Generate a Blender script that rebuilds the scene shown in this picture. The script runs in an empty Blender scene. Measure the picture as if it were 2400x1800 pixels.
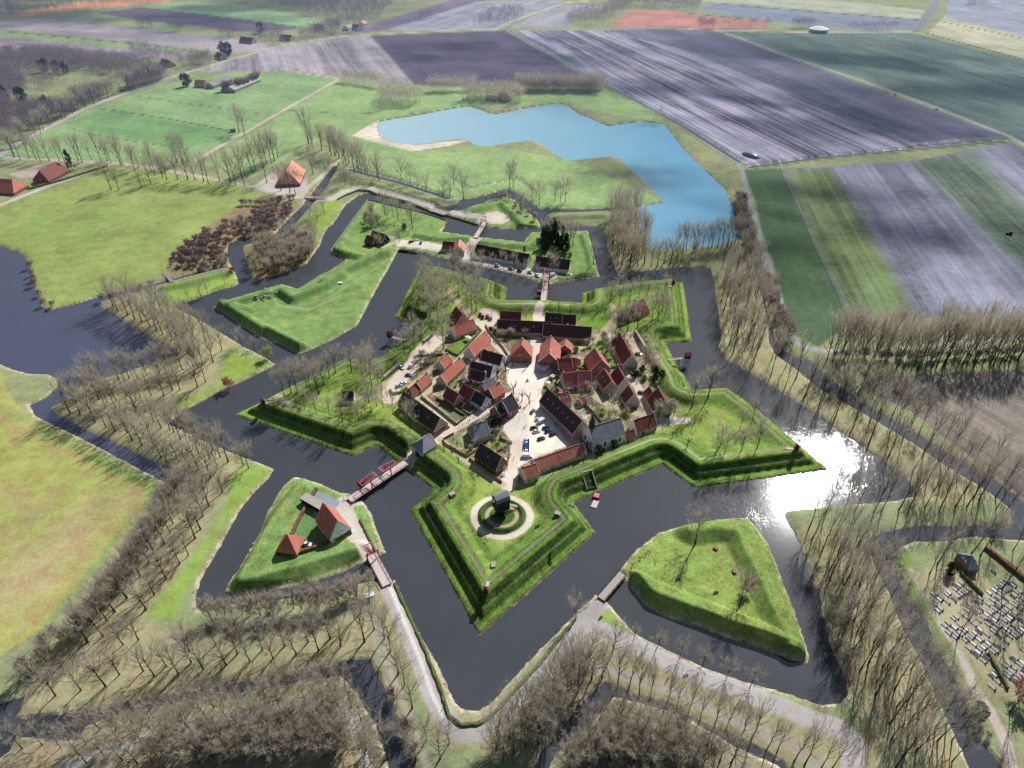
import bpy, math, random
import numpy as np
from mathutils import Vector, Matrix
random.seed(7); rng=np.random.default_rng(7)
SC=bpy.context.scene; COL=SC.collection
# ------------------------------------------------------------------ camera model (drone, 24 mm equivalent, 38 deg down)
FPX=1600.;HC=246.;PT=math.radians(38.0)
TILE={'F':(0,0,2400),'TL':(0,0,800),'TM':(800,0,800),'TR':(1600,0,800),'ML':(0,600,800),'MR':(1600,600,800),'BL':(0,1200,800),'BM':(800,1200,800),'BR':(1600,1200,800),
'A':(800,560,440),'B':(1200,560,440),'C':(860,760,400),'D':(1220,760,400),'E':(920,900,440),'G':(1160,900,440),'N':(700,380,440),'O':(1080,380,440),'W':(380,440,440),'R':(540,1060,440),'L':(540,790,440)}
def ray(t,x,y):
    ox,oy,w=TILE[t];k=w/2212
    X=(ox+x*k-1200)/FPX;Y=-(oy+y*k-900)/FPX
    return (X,math.cos(PT)+Y*math.sin(PT),-math.sin(PT)+Y*math.cos(PT))
def gp(t,x,y,z=0.):
    d=ray(t,x,y); s=(z-HC)/d[2]
    return (d[0]*s,d[1]*s)
def pts(s,z=0.):
    """survey notes: 'BM:1,2 3,4 R:5,6' -> ground points"""
    out=[];t=None
    for tok in s.split():
        if ':' in tok: t,tok=tok.split(':')
        if tok:
            a,b=tok.split(','); out.append(gp(t,float(a),float(b),z))
    return np.array(out)
def lin(r,g,b,k=1.0):
    def f(c):
        c=c/255.
        return c/12.92 if c<=.04045 else ((c+.055)/1.055)**2.4
    return np.array([f(r)*k,f(g)*k,f(b)*k])
# ------------------------------------------------------------------ distance helpers
def sdpoly(P,poly,margin=40.):
    """signed distance, >0 inside; far points get -margin"""
    n=len(poly);lo=poly.min(0)-margin;hi=poly.max(0)+margin
    out=np.full(len(P),-margin)
    m=np.where((P[:,0]>lo[0])&(P[:,0]<hi[0])&(P[:,1]>lo[1])&(P[:,1]<hi[1]))[0]
    if len(m)==0:return out
    for c0 in range(0,len(m),60000):
        mm=m[c0:c0+60000];p=P[mm];d=np.full(len(mm),1e18);ins=np.zeros(len(mm),bool)
        for i in range(n):
            a=poly[i];b=poly[(i+1)%n];e=b-a;l=e@e
            if l<1e-9:continue
            w=p-a;tt=np.clip((w@e)/l,0,1);q=w-tt[:,None]*e
            d=np.minimum(d,q[:,0]**2+q[:,1]**2)
            c=(a[1]>p[:,1])!=(b[1]>p[:,1])
            with np.errstate(divide='ignore',invalid='ignore'):
                xx=(b[0]-a[0])*(p[:,1]-a[1])/(b[1]-a[1])+a[0]
            ins^=c&(p[:,0]<xx)
        d=np.sqrt(d);out[mm]=np.where(ins,d,-np.minimum(d,margin))
    return out
def dline(P,pl,margin=30.):
    lo=pl.min(0)-margin;hi=pl.max(0)+margin
    out=np.full(len(P),margin)
    m=np.where((P[:,0]>lo[0])&(P[:,0]<hi[0])&(P[:,1]>lo[1])&(P[:,1]<hi[1]))[0]
    if len(m)==0:return out
    p=P[m];d=np.full(len(m),1e18)
    for i in range(len(pl)-1):
        a=pl[i];e=pl[i+1]-a;l=e@e
        if l<1e-9:continue
        w=p-a;tt=np.clip((w@e)/l,0,1);q=w-tt[:,None]*e
        d=np.minimum(d,q[:,0]**2+q[:,1]**2)
    out[m]=np.minimum(np.sqrt(d),margin);return out
def smooth(a,b,x):
    t=np.clip((x-a)/(b-a),0,1);return t*t*(3-2*t)
def vnoise(P,s,seed=0):
    q=P/s+seed*17.31;i=np.floor(q).astype(np.int64);f=q-i;f=f*f*(3-2*f)
    def h(a,b):
        n=(a*374761393+b*668265263+seed*1442695)&0x7fffffff
        n=((n^(n>>13))*1274126177)&0x7fffffff
        return ((n^(n>>16))&0xffff)/65535.
    a=h(i[:,0],i[:,1]);b=h(i[:,0]+1,i[:,1]);c=h(i[:,0],i[:,1]+1);d=h(i[:,0]+1,i[:,1]+1)
    return (a*(1-f[:,0])+b*f[:,0])*(1-f[:,1])+(c*(1-f[:,0])+d*f[:,0])*f[:,1]
# ------------------------------------------------------------------ shore survey (waterlines)
W_OUTER=pts("BM:345,440 400,560 440,680 540,850 640,1020 700,1160 735,1240 790,1285 890,1290 960,1250 1060,1140 1300,880 1400,780 1500,680 1650,535 1720,580 1800,680 1900,790 2212,945 BR:140,1010 400,1100 620,1160 760,1210 900,1250 1020,1240 1070,1180 1060,1080 1000,960 960,860 930,740 900,640 890,520 830,420 800,330 770,230 720,130 660,20 MR:690,1650 830,1640 1010,1620 1390,1590 1490,1560 1500,1500 1440,1430 1290,1320 1100,1190 930,1080 760,960 600,860 450,770 290,680 235,590 250,500 235,380 220,300 205,180 185,90 130,68 0,70 B:2050,335 1900,345 1500,385 1240,400 O:1800,1200 1740,1030 1700,860 1660,790 1600,760 1370,755 1140,725 1100,710 1030,650 1010,630 1060,600 1700,580 1850,572 2100,560 2100,528 1800,540 1740,550 1300,560 1040,560 930,555 880,520 790,450 680,370 560,325 480,335 300,385 130,435 0,440 N:1870,490 1800,520 1700,530 1620,520 1560,570 1300,500 1100,440 900,375 780,380 700,400 560,500 500,580 460,650 390,750 W:1960,460 1900,560 1860,680 1780,790 1700,900 1500,980 1300,1040 1130,1085 1080,1070 1040,1000 990,850 960,740 950,690 1040,660 1200,610 1400,600 1500,500 1620,370 1740,230 1850,100 1900,60 N:420,130 470,60 440,40 400,60 290,200 120,420 W:1640,230 1520,340 1410,460 1330,550 1240,590 1100,580 930,600 780,660 770,740 775,830 800,900 850,980 880,1060 900,1140 840,1170 700,1200 560,1250 430,1300 300,1340 170,1380 180,1430 260,1480 ML:1170,350 1250,395 1330,440 1450,510 1560,580 1700,650 1790,705 1700,750 1560,820 1430,870 1300,950 1190,1000 1140,1040 1090,1090 1150,1120 1300,1190 1500,1280 1700,1350 1770,1385 1750,1430 1650,1530 1560,1640 BL:1500,90 1400,270 1300,440 1265,560 1270,620 1300,645 1450,610 1800,570 2000,545 2212,520 BM:100,470 200,445 265,450 330,452")
I_MAIN=pts("BM:895,803 450,0 E:200,1495 450,1280 490,1250 330,1120 170,1000 L:2000,1480 1860,1390 1740,1290 1700,1290 1440,1410 50,920 370,770 700,590 1000,440 1330,265 1480,262 1600,300 1780,240 1900,150 A:470,1390 580,1290 700,1200 790,1130 800,1040 860,1020 627,930 932,307 1040,330 1500,440 1740,500 1880,545 1950,570 1930,750 2212,750 B:350,745 820,775 820,640 1000,605 1400,540 1800,505 2018,518 2060,800 2115,1210 1810,1230 1890,1390 D:2050,580 2130,680 2212,830 MR:50,870 280,855 350,900 500,1010 700,1180 940,1385 80,1503 G:2212,1130 1975,950 1500,1150 1200,1290 940,1390 930,1420 1000,1500 BM:1650,135")
I_NORTH=pts("N:820,445 1200,540 1500,610 1740,690 1740,740 1680,820 2030,870 2130,885 O:210,885 500,915 740,945 830,830 1000,820 1200,810 1380,810 1495,810 1560,1050 1620,1310 1640,1350 1300,1400 1060,1435 950,1435 800,1370 500,1290 0,1180 N:1600,1110 1390,1050 1200,1030 1150,1075 1130,1120 1060,1250 990,1370 850,1620 A:250,900 190,1020 0,1130 L:1270,0 1000,130 800,205 640,140 400,0 ML:1930,635 1700,540 1500,410 1380,335 1460,290 1800,190 1830,185 1930,215 2100,110 2212,60 N:330,1300 500,1190 560,1160 450,1110 400,1095 380,1050")
I_SAND=pts("N:1730,612 1830,645 2110,735 O:340,770 480,790 930,780 935,740 900,680 760,560 620,440 540,410 400,430 100,530 0,570 N:1800,570")
I_INN=pts("R:770,295 870,310 1070,385 1300,480 1410,495 1450,570 1550,575 1590,620 1640,700 1740,960 1835,1190 1770,1210 1620,1205 1610,1240 1580,1290 1400,1370 BL:2212,395 2100,430 1800,500 1500,550 1460,520 1480,470 1560,350 1640,200 R:200,1230 350,950 420,750 520,560 620,410 740,305")
I_RAV=pts("BM:1840,400 1800,380 1900,260 2050,140 2212,90 BR:230,50 420,40 470,90 560,220 630,400 690,560 760,750 820,940 810,985 700,960 500,880 300,820 100,740 0,710 BM:2120,690 2050,650 1960,600 1900,520 1840,450")
W_LEFT=pts("ML:-700,-60 0,-60 100,-30 160,0 190,80 230,230 280,330 320,350 450,325 560,290 640,270 700,250 880,205 1000,180 1120,150 1300,100 1470,60 W:760,910 760,940 560,985 300,1050 0,1135 ML:880,230 650,300 640,320 800,420 950,520 1100,600 1170,620 1170,645 1000,690 800,760 600,810 460,880 410,950 330,980 330,1010 600,1150 900,1290 1220,1430 1130,1500 900,1380 600,1220 400,1120 230,1040 190,970 300,920 370,850 380,800 310,770 180,765 60,730 0,700 -700,600")
W_BL=pts("BL:100,1340 560,1290 1100,1190 1500,1110 1900,1050 2212,985 BM:60,950 190,960 270,1100 340,1280 400,1450 480,1659 520,1800 330,1800 300,1600 230,1400 100,1180 0,1060 BL:2100,1080 1700,1150 1400,1190 1000,1270 700,1330 560,1390 500,1480 350,1480 100,1450 60,1550 0,1600 -200,1640 -300,1300 40,1230 160,1190")
W_BR=pts("BM:1650,1140 1560,1230 1440,1380 1300,1560 1220,1700 1240,1800 1330,1700 1420,1500 1560,1460 1640,1340 1760,1200 1900,1230 2212,1320 BR:300,1500 600,1640 700,1700 740,1690 640,1620 400,1490 0,1325 BM:2212,1280 1900,1190 1700,1110")
W_EAST=pts("TR:430,1555 470,1555 MR:500,0 530,160 540,330 580,450 600,560 700,640 830,680 950,800 1100,900 1250,1000 1400,1080 1600,1200 1800,1330 2000,1430 2212,1600 BR:2400,100 2400,190 2212,190 1900,160 1700,190 1500,195 1400,230 1350,300 1370,400 1450,550 1580,700 1650,900 1750,1050 1830,1200 1880,1350 1950,1500 2080,1659 2130,1760 1900,1760 1840,1620 1740,1400 1640,1200 1560,1000 1420,740 1330,520 1220,300 1200,200 1290,130 1500,95 1750,90 2130,80 MR:2120,1640 2050,1580 1900,1480 1700,1360 1500,1220 1300,1100 1100,980 880,860 740,740 600,640 560,560 550,420 520,300 480,150 450,0")
W_LAKE=pts("TM:240,790 320,775 480,750 640,720 750,700 830,690 900,710 960,735 1010,740 1150,710 1300,685 1400,672 1470,685 1540,740 1600,760 1680,800 1740,820 1800,805 1930,790 2050,800 2090,800 2130,850 2212,960 TR:120,1080 280,1230 300,1290 350,1400 375,1490 380,1550 200,1590 0,1612 TM:2080,1625 1990,1600 1945,1500 1920,1400 1925,1345 2030,1322 2090,1310 2000,1220 1900,1120 1800,1030 1740,1015 1480,1040 1400,1010 1320,950 1240,910 1100,925 940,950 870,940 820,910 760,900 650,915 560,930 460,937 400,930 300,910 250,880 235,840")
DITCH=[(pts("N:600,90 900,170 1180,240 1400,310 1620,380 1760,430"),2.2),(pts("TM:1075,190 1590,487 1790,588 2212,818 TR:370,1052"),2.6),(pts("TR:430,1085 900,1022 2090,915"),2.2),(pts("TR:1510,205 1560,140 1650,0"),7.0),(pts("O:0,250 60,300 130,320 300,270 500,240"),.6),(pts("O:690,210 830,340"),.6)]
CSG=[(-1,W_OUTER),(1,I_MAIN),(1,I_NORTH),(1,I_SAND),(1,I_INN),(1,I_RAV),(-1,W_LEFT),(-1,W_BL),(-1,W_BR),(-1,W_EAST),(-1,W_LAKE)]
# raised banks: polyline, top height above water, half width of flat top, slope run per metre of fall
MOUNDS=[("W:20,1170 300,1110 560,1040 760,985 ML:1480,105",4.2,1.0,1.3),
("R:150,1480 500,1400 900,1290 1250,1180 1500,1110",5.2,1.6,1.15),("R:150,1480 330,1150 520,800 700,560 840,400",4.4,1.8,1.2),
("BM:1900,420 2050,500 BR:0,560 300,680 560,780 720,850",6.2,2.2,.85),("BR:720,850 600,600 520,420 420,230 370,110 230,90 60,110",5.8,2.0,1.3),
("O:1140,640 1700,622",3.8,.8,1.2),("O:480,470 620,620 740,730 860,745",4.6,1.2,1.2),("O:480,470 300,520 80,565",4.2,1.0,1.2),
("N:860,240 1100,320 1400,400 1650,465",3.8,1.0,1.2),("N:800,520 600,800 450,1000",4.4,2.2,1.0),("N:450,1010 700,1090",4.4,2.2,.8),("N:1380,850 1650,890 2000,900",4.2,1.3,1.0),("O:250,935 500,965 780,985 880,880",4.6,1.6,1.0),
("O:1440,860 1520,1080 1560,1290 1200,1370",3.4,1.2,1.1),
("W:700,1340 1000,1420 ML:1500,330 1640,420 1800,500 1950,580",5.6,2.0,.75),("ML:1430,320 1650,250 1830,215",5.2,1.8,.8),("ML:1830,215 1900,260 2100,180 2212,110 N:300,1390 600,1230 900,1080 1100,1010",6.0,1.8,.95)]
MOUNDS=[(pts(a,b*.8),b,c,d) for a,b,c,d in MOUNDS]
CEN=np.array([-0.0657*165,0]);
PROF_D=[-12,-4,0,.5,3.2,7.6,9.3,11,13.4,15.5,19]
CUT=pts('E:600,620 440,690 330,765 240,850 150,950',2.4)
def town_z(P):
    r=np.hypot(P[:,0]-TC[0],P[:,1]-TC[1]);return 2.5+2.4*smooth(78,100,r)
TC=np.array(gp('F',1150,855))
MILL=np.array([gp('E',1292,1500,5)[0],(gp('E',1292,1240,5)[1]+gp('BM',1040,195,5)[1])/2])
MR_=abs(gp('E',1665,1540,5)[0]-MILL[0])
def raw_height(P):
    """returns height and signed shore distance (land +) and distance inside the main island"""
    sd=np.full(len(P),40.)
    for sgn,poly in CSG:
        d=sdpoly(P,poly)
        if sgn<0: sd=np.minimum(sd,-d)
        else: sd=np.maximum(sd,d)
    dd=np.full(len(P),30.)
    for pl,w in DITCH: dd=np.minimum(dd,dline(P,pl)-w)
    sm=sdpoly(P,I_MAIN)
    z=np.interp(sd,[-12,-3,0,.7,3,10],[-2.5,-1.2,-.12,.7,1.25,1.7])
    z+= smooth(5,30,sd)*(vnoise(P,60,3)-.5)*.8
    zi=town_z(P)
    zm=np.interp(sm,[-12,-3,0,.5,3.5,5.4,6.5,8.4,9.8,11,13.4,15.4],[-2.5,-1.2,-.12,.8,1.35,3.9,4.1,7.0,7.2,6.8,6.75,5.9])
    k=smooth(14.8,19.5,sm);zm=zm*(1-k)+zi*k
    z=np.where(sm>-2,np.where(sd>-2,zm,z),z)
    dc=dline(P,CUT);z=np.where((sd>.3)&(dc<12),np.minimum(z,2.35+np.maximum(dc-3.0,0)*1.5),z)
    for pl,h,w,s in MOUNDS:
        d=dline(P,pl);hh=h-np.maximum(d-w,0)/s
        z=np.where((sd>1.2)&(sm<0),np.maximum(z,np.minimum(hh,z+np.maximum(sd-1.2,0)*1.6)),z)
    z=np.where(dd<3,np.minimum(z,np.interp(dd,[-2,0,1.5,3],[-1.,-.1,.9,1.6])),z)
    dm=np.hypot(P[:,0]-MILL[0],P[:,1]-MILL[1]);z+=np.interp(dm/MR_,[.0,.36,.40,.56,.62,.70,.77],[.5,.5,0,0,1.9,1.9,0.])*(dm<MR_)
    z=np.where((sm<0)&(sd<.4)&(sd>-2.0),z+(vnoise(P,1.8,9)-.35)*.55*(vnoise(P,14,11)>.25),z)
    return z,sd,sm,dd
# ------------------------------------------------------------------ terrain lattice: metre-fine near the fort, coarser with distance
def y_of(v):  # distance of the ground seen v source pixels below the image top
    Y=-(v-900)/FPX; return (math.cos(PT)+Y*math.sin(PT))*HC/(math.sin(PT)-Y*math.cos(PT))
STEP=3.3
vs=np.arange(-150,1990,STEP)[::-1]
ys=[y_of(v) for v in vs]
ys=[-900,-300,-60]+ys
y=ys[-1];g=ys[-1]-ys[-2]
while y<30000: g*=1.18;y+=g;ys.append(y)
ys=np.array(ys)
sc=np.maximum(ys*math.cos(PT)+HC*math.sin(PT),120)
tt=np.arange(-1500,1500.1,STEP)/FPX
tt=np.concatenate([[-12,-6,-3,-1.7,-1.15],tt,[1.15,1.7,3,6,12]])
NR,NC=len(ys),len(tt)
GX=sc[:,None]*tt[None,:];GY=np.repeat(ys[:,None],NC,1)
P=np.stack([GX.ravel(),GY.ravel()],1)
Z,SD,SM,DD=raw_height(P)
GZ=Z.reshape(NR,NC)
def hgt(x,y):
    j=np.clip(np.searchsorted(ys,y)-1,0,NR-2);fy=(y-ys[j])/(ys[j+1]-ys[j])
    s=sc[j]*(1-fy)+sc[j+1]*fy;t=x/s
    i=np.clip(np.searchsorted(tt,t)-1,0,NC-2);fx=(t-tt[i])/(tt[i+1]-tt[i])
    return float((GZ[j,i]*(1-fx)+GZ[j,i+1]*fx)*(1-fy)+(GZ[j+1,i]*(1-fx)+GZ[j+1,i+1]*fx)*fy)
def on(t,x,y):
    """survey point -> (x,y,z) on the terrain"""
    z=2.
    for _ in range(7):
        p=gp(t,x,y,z);z=.4*z+.6*max(hgt(*p),0)
    return (p[0],p[1],max(hgt(*p),0.))
# ------------------------------------------------------------------ land cover
AL=.92
def C3(r,g,b): return lin(r,g,b,AL)
COLR=np.tile(C3(148,156,112),(len(P),1));ZID=np.zeros(len(P),np.int32)
FUR=np.zeros((len(P),3));ROU=np.full(len(P),.55)
ZN=[('ground','olive winter grass and leaf litter around the moats')]
def zid(name,label):
    k=(name,label)
    if k not in ZN: ZN.append(k)
    return ZN.index(k)
def paint(mask_d,soft,rgb,name=None,label=None,rough=None):
    k=smooth(-soft,soft,mask_d);m=k>0
    c=C3(*rgb);COLR[m]=COLR[m]*(1-k[m,None])+c*k[m,None]
    if rough is not None: ROU[m]=ROU[m]*(1-k[m])+rough*k[m]
    if name: ZID[mask_d>0]=zid(name,label)
def area(name,label,rgb,s,fur=None,amp=0.,soft=None,rough=.5,frq=1.):
    pl=pts(s,1.5);d=sdpoly(P,pl,15.)
    if soft is None: soft=.0022*max(200,pl[:,1].mean())
    soft=max(soft,.5)
    m=d>-soft
    paint(d,soft,rgb,name,label,rough)
    if name:
        FUR[m]=0
    if fur:
        a,b=pts(fur,1.5);u=(b-a)/np.linalg.norm(b-a);n=np.array([-u[1],u[0]])
        mm=d>-soft;FUR[mm,0]=(P[mm]@n)*frq;FUR[mm,1]=(P[mm]@u)*frq;FUR[mm,2]=amp
    return d
def way(name,label,rgb,s,w,soft=.5,rough=.25,z=1.7):
    pl=pts(s,z);d=w/2-dline(P,pl)
    soft=max(soft,.0011*pl[:,1].mean())
    paint(d,soft,rgb,name,label,rough);FUR[d>-soft,2]=0
# zones, far to near
A_=area
A_('field','pale lilac stubble strip below the far woods at the left',(172,164,178),"TL:-900,60 0,140 280,120 440,130 900,180 1300,225 1750,280 1720,330 1520,345 1000,290 400,225 0,185 -900,130","TL:0,150 1300,225",.25)
A_('meadow','thin green grass strip left of the sandy paddocks',(150,180,115),"TL:-900,135 0,200 400,238 1000,293 1230,330 740,305 0,235 -900,160")
A_('field','mauve striped field between two green strips',(150,138,158),"TL:-900,165 0,245 700,310 1230,345 1220,385 700,372 0,300 -900,210","TL:0,245 1200,360",.5)
A_('meadow','green strip above the long bare hedge',(140,180,95),"TL:-900,215 0,305 900,375 1150,395 900,420 500,385 0,350 -900,260")
A_('field','dark mauve ploughed field beside the bright green one',(120,104,130),"TL:620,85 900,48 1450,113 1950,177 1900,192 1560,208 1300,170 880,125","TL:900,50 1950,177",.2)
A_('meadow','bright green field in front of the far woodland',(150,196,118),"TL:915,42 1080,12 1500,22 1800,75 2212,165 2150,195 1960,177 1450,110")
A_('meadow','small yellow green paddock beside the dark field',(158,178,112),"TL:440,130 620,87 880,130 1250,172 1450,215 1430,235 1180,215")
A_('field','orange sandy field along the far left treeline',(222,168,125),"TL:60,110 150,72 560,8 800,-10 1130,2 1080,14 560,62 200,103","TL:150,80 1000,10",.15)
A_('field','long mauve field above the road',(126,114,142),"TL:2100,230 TM:10,215 640,20 900,-30 1100,-30 870,20 300,195 0,225","TM:10,215 870,15",.25)
A_('field','pale blue grey field by the far grove',(160,163,186),"TM:300,190 870,15 1350,-5 1440,10 1040,182 600,195","TM:300,190 870,15",.3)
A_('field','small pale field right of the far road',(164,164,182),"TM:1100,178 1400,32 1560,25 1700,40 1500,100 1480,172","TM:1100,178 1400,32",.25)
A_('field','brick coloured field at the far right of the grove',(190,132,122),"TM:1740,175 1880,58 2212,75 TR:0,85 570,135 530,190 0,182","TM:1880,60 TR:570,135",.2)
A_('field','slate blue strip beyond the round tank',(128,140,164),"TR:100,65 200,22 900,75 1560,130 1530,195 1100,190 560,140","TR:200,25 1560,130",.3)
A_('field','pale yellow green strip at the horizon side',(178,186,165),"TR:-100,0 900,-10 1640,75 1570,128 900,72 200,18","TR:200,10 1560,120",.2)
A_('field','hazy lilac field at the far right corner',(150,160,184),"TR:1700,100 1740,-60 2900,-60 2900,290 2212,235","TR:1740,60 2212,150",.25)
A_('field','pale lemon field right of the canal',(190,192,165),"TR:1585,212 1700,105 2212,238 2900,400 2900,560 2212,385","TR:1590,212 2212,385",.25)
A_('field','big lilac grey ploughed field above the farm',(162,156,170),"TL:1270,470 1460,403 1800,303 2212,238 TM:190,236 270,312 482,552 200,530 0,500 TL:1900,462","TM:190,236 482,552",.55)
A_('field','dark purple ploughed field above the lake',(98,88,116),"TM:190,233 1065,198 1595,505 1690,565 1130,565 870,562 482,552 270,312","TM:190,233 482,552",.22)
A_('field','broad striped purple and silver field right of the long ditch',(150,148,174),"TM:1120,200 2212,192 TR:210,203 2095,885 900,1015 430,1068 375,1045 TM:2212,800 1790,575","TM:1120,200 TR:350,1040",1.15)
A_('field','dark blue grey upper part of the striped field',(112,114,142),"TR:-200,190 0,192 210,203 2095,885 1480,925 0,320 -500,192","TR:210,203 2095,885",.4)
A_('field','blue green winter crop right of the straight road',(104,134,116),"TR:225,207 1510,217 2212,405 2900,600 2900,1130 2212,930 2110,872 1300,560 700,372 330,230","TR:225,207 2110,872",.35)
A_('field','green and purple striped field at the right edge',(128,130,150),"TR:640,1098 1500,1045 2100,925 2212,965 2900,1120 MR:2900,330 2212,372 1500,402 1085,425 890,0","TR:640,1098 MR:1085,425",.6,frq=.8)
A_(None,None,(116,136,84),"TR:655,1105 960,1095 1290,1640 MR:1310,20 1560,395 1095,420 895,0",soft=8)
A_(None,None,(110,130,104),"TR:1500,1048 1890,995 2300,1400 MR:2600,330 2100,-10",soft=10)
A_(None,None,(148,150,174),"MR:1420,130 1760,20 2212,330 2212,365 1540,395",soft=10)
A_('meadow','deep green wedge of young crop beside the track',(80,122,66),"TR:395,1100 632,1098 880,1655 MR:890,0 1080,425 1000,490 880,592 740,520 690,430 620,160 575,0 TR:545,1640 470,1300","TR:632,1098 880,1655",.12)
A_('field','dusty brown ploughed field behind the bare avenue',(132,126,120),"MR:1130,740 1290,780 2212,735 3000,700 3000,1900 2212,1560 1480,1010 1250,900","MR:1290,800 2212,1400",.45,frq=1.3)
A_('meadow','fresh green pasture beyond the farm track',(142,182,102),"TL:30,990 330,842 560,732 1050,548 1500,472 1900,470 2190,512 1600,850 1260,1042 1100,1045 700,1052 450,1025 60,1005","TL:640,700 1500,850",.12)
A_(None,None,(120,176,80),"TL:430,800 640,705 1500,852 1440,915 1100,955",soft=6)
A_('meadow','light green pasture right of the farm track',(152,186,104),"TL:1310,1062 2212,505 TM:0,540 480,560 1100,570 1750,590 2090,740 2090,800 1400,672 700,700 240,790 60,880 460,985 900,940 1500,1040 2090,1310 1900,1345 900,1350 0,1000 TL:2150,870 1640,1150")
A_('meadow','wide yellow green meadow left of the fort',(152,170,88),"TL:-300,1450 0,1342 740,1075 1500,1190 1780,1290 1350,1462 1100,1659 ML:1070,100 900,170 560,285 320,345 200,80 0,-40 -300,-40")
A_('meadow','pale yellow meadow in the lower left',(170,172,100),"ML:-400,620 0,740 60,900 200,1050 400,1150 700,1300 990,1480 990,1570 960,1659 BL:600,400 380,640 280,760 50,900 -400,1150")
A_(None,None,(178,168,122),"ML:450,1659 600,1560 850,1580 BL:700,60 560,300 250,600 0,700 -300,800 -300,500 0,350",soft=14)
A_(None,None,(140,172,82),"ML:0,960 100,1000 400,1180 700,1330 960,1480 1000,1560 950,1659 BL:900,0 600,420 330,720 280,740 560,400 850,40 ML:930,1600 940,1540 900,1480 400,1230 0,1010",soft=2.5)
A_('scrub ground','brown boggy scrub patch beside the old canal',(150,140,108),"W:40,960 120,760 500,500 900,370 1250,230 1560,150 1640,230 1410,460 1240,590 930,600 780,660 775,830 820,920 500,990 60,1060")
A_(None,None,(158,138,112),"TL:1560,1330 1780,1290 1850,1370 1640,1480 1400,1640 1120,1659 1350,1462",soft=4)
A_(None,None,(150,130,96),"W:1000,700 1400,610 1850,640 1780,790 1300,1040 1100,1080",soft=3)
A_('beach','pale sand spit on the lake shore',(226,216,204),"TM:68,880 210,795 250,785 236,850 262,892 300,912 470,938 560,932 660,918 820,912 700,945 460,982 200,918")
# wooded dykes with thin grass and leaf litter
LIT=(166,160,126)
for s in ["ML:640,300 900,240 1200,400 1480,520 1560,560 1400,640 1400,820 1150,990 1090,1080 1300,1190 1560,1330 1600,1450 1400,1659 BL:1200,400 900,700 1150,770 2212,600 BM:280,480 300,620 520,1200 640,1500 900,1560 1250,1560 1650,1120 BL:2212,960 400,1300 120,1330 150,1150 700,300 ML:1150,1500 400,1050 400,950 1100,650",
 "BM:1650,700 2212,990 BR:1080,1420 1100,1659 700,1659 BM:2212,1260 1700,1100 1200,1600 900,1600 1300,1100",
 "BR:1200,180 760,60 1100,1150 1180,1300 1180,1659 1800,1659 1500,1000 1230,300","MR:250,0 470,0 560,560 900,860 2100,1600 1500,1600 1440,1430 290,680 240,580",
 "O:1740,560 1900,540 2100,600 2212,900 2212,1250 1850,1290 1700,860"]:
    A_(None,None,LIT,s,soft=3)
for s in ["ML:1480,620 1790,705 1430,870 1300,950 1190,1000 1100,960 1400,850","ML:1560,1350 1770,1385 1560,1640 BL:1460,60 1180,560 1130,700 940,670 1200,360 ML:1450,1659","R:0,300 330,110 500,180 300,560 0,900","W:0,1190 800,960 880,1080 840,1160 400,1290 170,1380 260,1490 380,1590 200,1500 0,1400","W:1640,400 1950,120 2140,170 1930,480 1820,520","BM:1640,540 1700,600 1860,790 1800,820 1600,690"]:
    A_(None,None,(150,178,62),s,soft=2.5)
A_(None,None,(156,146,120),"BL:0,1500 600,1400 1400,1230 2212,1100 BM:80,1200 200,1400 300,1700 -200,1800 BL:-200,1800",soft=5)
A_(None,None,(150,140,118),"BM:1700,1200 2212,1350 BR:700,1700 BM:1300,1800",soft=5)
# islands
GR=(112,170,50)
d=sdpoly(P,I_NORTH,15.);paint(d,.6,(126,168,66),'rampart','green outer earthworks north of the moat with grazing slopes',.7)
d=sdpoly(P,I_SAND,15.);paint(d,.6,(130,168,72),'rampart','small triangular outwork behind the main fort',.7)
d=sdpoly(P,I_INN,15.);paint(d,.6,(132,166,70),'rampart','kite shaped green outwork carrying the white house',.9)
d=sdpoly(P,I_RAV,15.);paint(d,.6,(140,166,64),'rampart','yellow green outwork with a lone tree at the lower right',.9)
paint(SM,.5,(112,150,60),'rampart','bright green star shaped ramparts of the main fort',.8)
for pl,h,w,s in MOUNDS:   # darker flanks of the raised banks
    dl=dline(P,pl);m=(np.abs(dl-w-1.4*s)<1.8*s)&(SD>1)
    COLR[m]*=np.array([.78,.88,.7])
# main island bands
m=(SM>3.6)&(SM<8.4);COLR[m]=COLR[m]*.4+C3(66,92,44)*.6;ROU[m]=1.0  # rough slope grass, its colour also darkened to stand for shade on the slopes
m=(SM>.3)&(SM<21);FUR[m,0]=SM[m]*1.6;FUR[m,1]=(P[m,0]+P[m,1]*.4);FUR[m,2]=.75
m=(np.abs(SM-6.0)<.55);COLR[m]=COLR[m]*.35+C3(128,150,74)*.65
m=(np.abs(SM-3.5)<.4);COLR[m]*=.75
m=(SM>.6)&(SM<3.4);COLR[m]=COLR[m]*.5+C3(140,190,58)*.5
paint(.62-np.abs(SM-12.3),.55,(176,166,140),'path','narrow worn path along the crest of the star ramparts',.3)
paint(np.where(SM>0,SM,-9)-21,1.5,(138,162,76),None,None,.8)
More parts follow.
